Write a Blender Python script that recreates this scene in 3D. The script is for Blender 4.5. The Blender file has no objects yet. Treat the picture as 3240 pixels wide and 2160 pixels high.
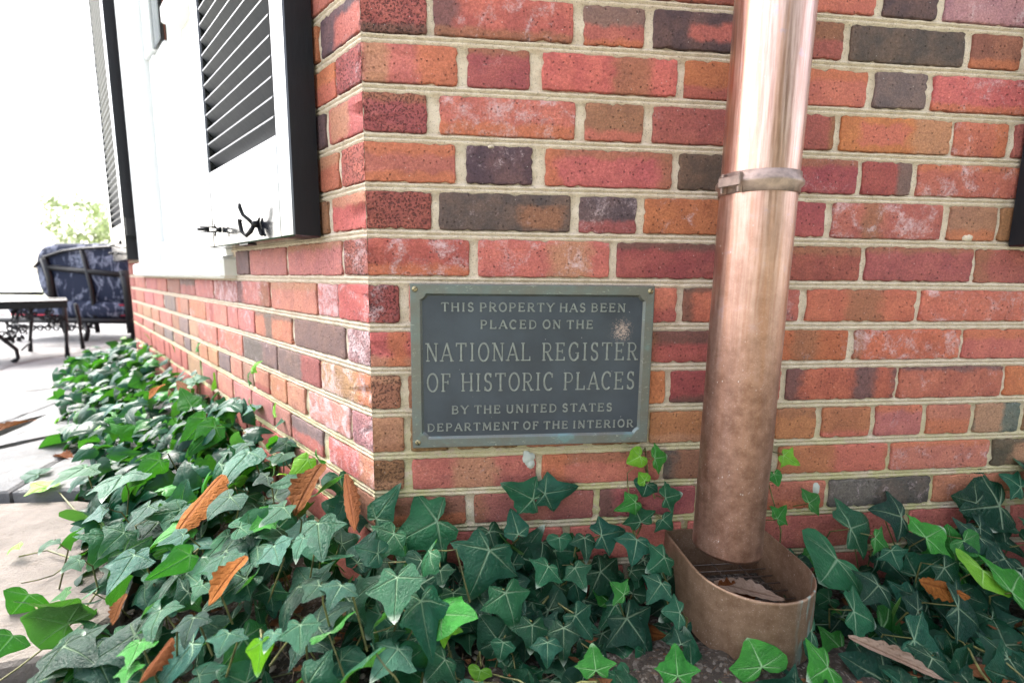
import bpy, math, random
import numpy as np
from mathutils import Vector, Matrix, noise as mnoise

# ------------------------------------------------------------------ camera, light, exposure
scn = bpy.context.scene
cam_d = bpy.data.cameras.new("camera")
cam = bpy.data.objects.new("camera", cam_d)
scn.collection.objects.link(cam)
cam_d.sensor_width = 36.0
cam_d.lens = 16.3738
cam_d.clip_start = 0.02
cam_d.clip_end = 2000
CR = ((0.9945782, 0.10394385, 0.00314288), (-0.1034125, 0.98540586, 0.13520782), (0.01095701, -0.13479976, 0.99081228))
cam.matrix_world = Matrix((
    (CR[0][0], CR[0][2], -CR[0][1], 0.14397),
    (CR[1][0], CR[1][2], -CR[1][1], -0.73300),
    (CR[2][0], CR[2][2], -CR[2][1], 0.55726),
    (0, 0, 0, 1)))
cam_d.dof.use_dof = True
cam_d.dof.focus_distance = 0.76
cam_d.dof.aperture_fstop = 3.2
scn.camera = cam

SUN_EL, SUN_AZ = math.radians(50), math.atan2(0.60, -0.80)      # towards the sun: behind and left of the house
world = bpy.data.worlds.new("World")
scn.world = world
world.use_nodes = True
wn, wl = world.node_tree.nodes, world.node_tree.links
wn.clear()
wo = wn.new("ShaderNodeOutputWorld")
bg = wn.new("ShaderNodeBackground")
sky = wn.new("ShaderNodeTexSky")
sky.sky_type = 'NISHITA'
sky.sun_disc = False
sky.sun_elevation = SUN_EL
sky.sun_rotation = math.pi / 2 - SUN_AZ
sky.air_density = 1.0
sky.dust_density = 4.0
sky.ozone_density = 1.0
hs = wn.new("ShaderNodeHueSaturation")
hs.inputs["Saturation"].default_value = 0.42                     # thin overcast: paler than a clear sky
hs.inputs["Value"].default_value = 1.0
wl.new(sky.outputs[0], hs.inputs["Color"])
wl.new(hs.outputs[0], bg.inputs[0])
bg.inputs[1].default_value = 0.15
wl.new(bg.outputs[0], wo.inputs[0])

sun_d = bpy.data.lights.new("sun", 'SUN')
sun_d.energy = 1.5
sun_d.angle = math.radians(25)
sun_d.color = (1.0, 0.95, 0.87)
sun = bpy.data.objects.new("sun", sun_d)
scn.collection.objects.link(sun)
sd = Vector((math.cos(SUN_AZ) * math.cos(SUN_EL), math.sin(SUN_AZ) * math.cos(SUN_EL), math.sin(SUN_EL)))
sun.rotation_euler = sd.to_track_quat('Z', 'Y').to_euler()

scn.view_settings.view_transform = 'Standard'
scn.view_settings.look = 'None'
scn.view_settings.exposure = 2.55
scn.view_settings.gamma = 1.0
scn.view_settings.use_curve_mapping = False
scn.cycles.max_bounces = 6
scn.cycles.transparent_max_bounces = 6
scn.cycles.use_denoising = True
scn.cycles.sample_clamp_indirect = 6.0

# ------------------------------------------------------------------ surveyed measures (metres)
RUNNERS=[[(-0.4648, 0.0642, 0.038), (-0.4412, -0.0204, 0.038), (-0.4403, -0.0764, 0.038), (-0.4447, -0.1138, 0.038), (-0.4526, -0.1468, 0.038)], [(-0.5143, 0.1126, 0.038), (-0.6396, 0.1725, 0.038), (-0.6736, 0.1552, 0.038)], [(-0.3066, -0.1108, 0.038), (-0.3455, -0.1229, 0.038), (-0.3704, -0.1404, 0.038), (-0.3898, -0.1617, 0.038)], [(-0.4687, -0.0246, 0.038), (-0.5148, -0.0001, 0.038), (-0.5623, 0.0408, 0.038)], [(-0.6678, 0.2922, 0.038), (-0.8123, 0.4224, 0.038), (-0.8859, 0.4801, 0.038)]]
JF={-5: (1.3119, 0.0), -4: (1.2427, 0.0), -3: (1.1736, 0.0), -2: (1.1044, 0.0), -1: (1.0353, 0.0), 0: (0.9661, 0.0), 1: (0.8962, 0.0031), 2: (0.8287, 0.0014), 3: (0.7607, 0.0005), 4: (0.6905, 0.0039), 5: (0.6219, 0.001), 6: (0.5518, -0.0002), 7: (0.479, 0.0042), 8: (0.4104, 0.0059), 9: (0.3418, 0.0046), 10: (0.2712, 0.0061), 11: (0.2063, 0.0055), 12: (0.1421, 0.003), 13: (0.0673, 0.0), 14: (-0.0019, 0.0), 15: (-0.071, 0.0)}
JS={-5: (1.3119, 0.0), -4: (1.2427, 0.0), -3: (1.1736, 0.0), -2: (1.1044, 0.0), -1: (1.0353, 0.0), 0: (0.9661, 0.0), 1: (0.8962, 0.0), 2: (0.8287, 0.0), 3: (0.7607, 0.0), 4: (0.6905, 0.0), 5: (0.6219, 0.0), 6: (0.5518, 0.0023), 7: (0.479, -0.0019), 8: (0.4104, -0.0012), 9: (0.3418, -0.0019), 10: (0.2712, -0.0104), 11: (0.2063, 0.0), 12: (0.1421, 0.0), 13: (0.0673, 0.0), 14: (-0.0019, 0.0), 15: (-0.071, 0.0)}
FRONT_BRICKS=[(-1, 0.0074, 0.0557, 'M'), (-1, 0.0679, 0.2521, 'M'), (-1, 0.2632, 0.3109, 'D'), (-1, 0.3222, 0.4064, 'M'), (-1, 0.4161, 0.603, 'M'), (-1, 0.6133, 0.6626, 'R'), (-1, 0.6757, 0.7914, 'R'), (-1, 0.805, 0.8988, 'D'), (-1, 0.9123, 1.1286, 'P w.6'), (-1, 1.1435, 1.2435, 'R'), (0, 0.1026, 0.3072, 'R w.6 l:D:.16 b:N:.22'), (0, 0.323, 0.4172, 'R t:G:.5 b:O:.15'), (0, 0.431, 0.5935, 'D v:R:.35:.95:.25:.7'), (0, 0.605, 0.6353, 'M'), (0, 0.6458, 0.7424, 'N b:M:.5'), (0, 0.7554, 0.9564, 'D w.15'), (0, 0.9696, 1.0606, 'N b:O:.25'), (0, 1.0737, 1.2834, 'R'), (1, 0.1503, 0.2437, 'M w.35 t:N:.15'), (1, 0.2622, 0.472, 'R v:N:.52:.8 w.3 cr'), (1, 0.4842, 0.5994, 'O b:M:.3'), (1, 0.6126, 0.7911, 'R t:O:.3 w.1'), (1, 0.805, 0.8969, 'G w.1'), (1, 0.9089, 1.1126, 'R w.6 b:O:.2'), (1, 1.1259, 1.2356, 'D'), (2, 0.1098, 0.3147, 'R w.75 b:O:.35'), (2, 0.3299, 0.4212, 'N b:R:.25'), (2, 0.4369, 0.631, 'M w.4 r:N:.2'), (2, 0.6439, 0.7416, 'N v:M:.3:.9'), (2, 0.7533, 0.9517, 'O v:R:.15:.6:.2:.8 r:T:.35'), (2, 0.9594, 1.0587, 'R w.6 r:O:.25'), (2, 1.072, 1.1564, 'M'), (2, 1.1719, 1.3792, 'R'), (3, 0.1491, 0.2503, 'D w.45'), (3, 0.2699, 0.4721, 'R t:N:.22 l:O:.1 r:N:.1 w.2'), (3, 0.4835, 0.6167, 'K'), (3, 0.6302, 0.7894, 'M w.5 t:N:.2'), (3, 0.7996, 0.8882, 'M r:G:.3 w.3'), (3, 0.901, 1.0975, 'R w.75 t:O:.2'), (3, 1.1111, 1.2136, 'M'), (4, 0.1079, 0.3113, 'D w.35 v:N:.6:.95:.1:.7'), (4, 0.3248, 0.4178, 'D w.6 b:M:.35'), (4, 0.4302, 0.631, 'O w.5 r:K:.2'), (4, 0.6431, 0.7413, 'M w.2'), (4, 0.7543, 0.9554, 'R w.75 v:N:.25:.45'), (4, 0.9698, 1.0604, 'T b:O:.3'), (4, 1.0691, 1.1702, 'N'), (4, 1.1829, 1.4115, 'R'), (5, 0.1668, 0.3759, 'R w.65 v:T:.55:.85'), (5, 0.3888, 0.6068, 'M t:K:.2 w.15'), (5, 0.6206, 0.8133, 'M t:N:.25 w.3'), (5, 0.8238, 1.0249, 'M t:N:.15 w.3'), (5, 1.0329, 1.2421, 'M l:N:.1 v:N:.5:.6'), (6, 0.0607, 0.256, 'R'), (6, 0.2692, 0.3719, 'R'), (6, 0.3876, 0.4928, 'R b:M:.4'), (6, 0.5041, 0.6043, 'O l:K:.15 t:K:.12 r:K:.2'), (6, 0.6166, 0.7095, 'R w.5'), (6, 0.7227, 0.9266, 'R v:N:.35:.68 w.15'), (6, 0.9358, 1.1488, 'R w.65'), (6, 1.1617, 1.3766, 'M'), (7, 0.1559, 0.2572, 'R'), (7, 0.27, 0.3986, 'R'), (7, 0.4119, 0.6326, 'M t:K:.4 l:N:.2'), (7, 0.6468, 0.8057, 'O v:N:.35:.65 w.4'), (7, 0.8188, 1.0238, 'O w.8 l:N:.07'), (7, 1.0301, 1.2365, 'R t:O:.3 w.15'), (7, 1.2498, 1.3642, 'R'), (8, 0.0566, 0.2376, 'N'), (8, 0.2532, 0.4396, 'R'), (8, 0.4483, 0.4802, 'O'), (8, 0.4901, 0.6041, 'M r:K:.35 b:K:.2'), (8, 0.6156, 0.6877, 'R'), (8, 0.6994, 0.9063, 'O l:D:.13 v:D:.6:.8 r:D:.05'), (8, 0.9125, 1.1187, 'R t:D:.12 w.4'), (8, 1.1272, 1.3379, 'O'), (9, 0.0588, 0.1206, 'N'), (9, 0.1328, 0.2334, 'N'), (9, 0.2465, 0.3448, 'R'), (9, 0.3583, 0.443, 'N'), (9, 0.458, 0.5518, 'O b:T:.3'), (9, 0.5643, 0.6126, 'O'), (9, 0.6253, 0.6737, 'N'), (9, 0.686, 0.7609, 'O t:N:.3'), (9, 0.7735, 0.8648, 'O b:R:.2'), (9, 0.8766, 0.9665, 'R w.35 t:O:.2'), (9, 0.9785, 1.0642, 'R w.3 b:O:.5'), (9, 1.0752, 1.1677, 'G v:T:0:.6'), (9, 1.1783, 1.2976, 'N'), (10, 0.0606, 0.2645, 'R v:T:.32:.68 w.35'), (10, 0.2741, 0.479, 'R t:N:.3 l:O:.2 w.3'), (10, 0.4869, 0.6828, 'D b:K:.2 v:N:.1:.4'), (10, 0.6971, 0.9064, 'O v:R:.5:1 w.3'), (10, 0.9152, 1.1131, 'R w.55 t:O:.15'), (10, 1.1237, 1.3389, 'K v:T:.2:.9:.15:.85'), (11, 0.1609, 0.3646, 'M w.35 l:N:.1'), (11, 0.3757, 0.5471, 'M l:K:.15'), (11, 0.5599, 0.6649, 'M'), (11, 0.6798, 0.793, 'R b:O:.3'), (11, 0.801, 1.0018, 'D w.5 v:G:0:.45'), (11, 1.0102, 1.2277, 'R w.6'), (11, 1.2414, 1.381, 'M')]
SIDE_BRICKS=[(0, -0.1786, -0.1421, 'O'), (1, -0.1672, -0.0862, 'O b:R:.5'), (1, -0.2352, -0.1723, 'R'), (2, -0.1748, -0.1284, 'D'), (2, -0.3059, -0.1827, 'R'), (3, -0.1591, -0.085, 'R t:T:.35'), (3, -0.3162, -0.1695, 'R'), (4, -0.1639, -0.1312, 'N'), (4, -0.3264, -0.177, 'R'), (5, -0.3198, -0.0879, 'R w.25 t:T:.2'), (5, -0.5583, -0.3316, 'R w.35'), (5, -0.6624, -0.5653, 'D'), (6, -0.1856, -0.1057, 'R w.95'), (6, -0.4227, -0.1897, 'R w.25 t:T:.25'), (6, -0.6654, -0.4364, 'R v:N:.75:1 l:D:.2 w.4'), (6, -0.8904, -0.6733, 'M w.75'), (6, -1.1144, -0.9006, 'R w.4'), (6, -1.3394, -1.1229, 'M t:G:.4 w.3'), (6, -1.5666, -1.3498, 'N w.2'), (6, -1.797, -1.5917, 'R'), (6, -2.0813, -1.8118, 'R w.3'), (6, -2.4183, -2.1084, 'R w.3'), (6, -2.6783, -2.4516, 'T'), (7, -0.3063, -0.086, 'K w.1'), (7, -0.5425, -0.3196, 'O v:G:.3:.5 t:G:.15'), (7, -0.6731, -0.5494, 'R w.4'), (7, -0.7689, -0.6785, 'R w.4'), (7, -1.0004, -0.7779, 'R v:M:.2:.4 w.4'), (7, -1.2182, -1.008, 'O w.4'), (7, -1.4369, -1.2322, 'T v:O:.2:.4'), (7, -1.6554, -1.4481, 'G'), (7, -1.9005, -1.6889, 'R'), (7, -2.1569, -1.9163, 'R'), (7, -2.4293, -2.1756, 'O'), (7, -2.6382, -2.4513, 'T'), (8, -0.4048, -0.1908, 'D r:M:.4'), (8, -0.6514, -0.4163, 'D w.3 v:G:0:.6'), (8, -0.8814, -0.6566, 'O w.5 v:R:0:.3'), (8, -1.118, -0.8949, 'R w.5'), (8, -1.2523, -1.1265, 'T w.3'), (8, -1.4043, -1.2618, 'G w.2'), (8, -1.5351, -1.4151, 'N'), (8, -1.792, -1.5472, 'R w.3'), (8, -1.9936, -1.8139, 'O w.3'), (8, -2.2453, -2.0103, 'T'), (8, -2.4302, -2.2648, 'O'), (8, -2.613, -2.4521, 'N'), (9, -0.2477, -0.0773, 'R w.9'), (9, -0.3597, -0.2677, 'O w.2'), (9, -0.4632, -0.3687, 'O w.15'), (9, -0.5734, -0.4736, 'O b:M:.3'), (9, -0.6658, -0.5877, 'N'), (9, -0.7751, -0.6764, 'R'), (9, -0.8958, -0.7841, 'D'), (9, -1.0103, -0.906, 'O'), (9, -1.1306, -1.0256, 'O'), (9, -1.242, -1.1434, 'T'), (9, -1.3498, -1.2562, 'D'), (9, -1.5319, -1.3653, 'N'), (9, -1.7229, -1.5558, 'G'), (9, -1.9443, -1.7436, 'N'), (9, -2.2514, -1.9764, 'R'), (10, -0.3445, -0.1911, 'D b:R:.5 w.3'), (10, -0.4419, -0.3515, 'M'), (10, -0.6012, -0.4541, 'M w.2'), (10, -0.7619, -0.6135, 'R w.3'), (10, -0.9212, -0.7766, 'R'), (10, -1.1107, -0.9387, 'M'), (10, -1.3149, -1.1317, 'N'), (11, -0.215, -0.0723, 'R w.3'), (11, -0.343, -0.2298, 'M')]
QUOINS=[(0, 0.0933, -0.13, 'M p1 b:K:.22', 'D v:R:.38:1:.0:.72 w.3'), (1, 0.1365, -0.0818, 'R v:T:0:.25 r:O:.42 w.15', 'M p1 w.5'), (2, 0.0914, -0.113, 'M p.8 t:N:.2', 'R v:T:.05:.6:.05:1 w.1'), (3, 0.133, -0.075, 'R t:O:.3 b:O:.25 w.1', 'R p1 w.4'), (4, 0.0966, -0.1131, 'M p1 w.1', 'R t:T:.3 w.15'), (5, 0.1536, -0.0778, 'R w.7 b:O:.3', 'M p1 w.8'), (6, 0.0453, -0.1033, 'M p1 w.7', 'R w.7'), (7, 0.1434, -0.0757, 'R b:T:.3 v:O:.2:.4', 'P p1 w1'), (8, 0.0448, -0.1853, 'N p1 t:T:.15', 'T w.95 r:O:.25'), (9, 0.0493, -0.0693, 'T b:N:.25', 'P p.7 w.7'), (10, 0.0475, -0.1664, 'N p.8 b:T:.3', 'R w.8 r:T:.3'), (11, 0.1468, -0.0665, 'N b:O:.4', 'N')]
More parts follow.
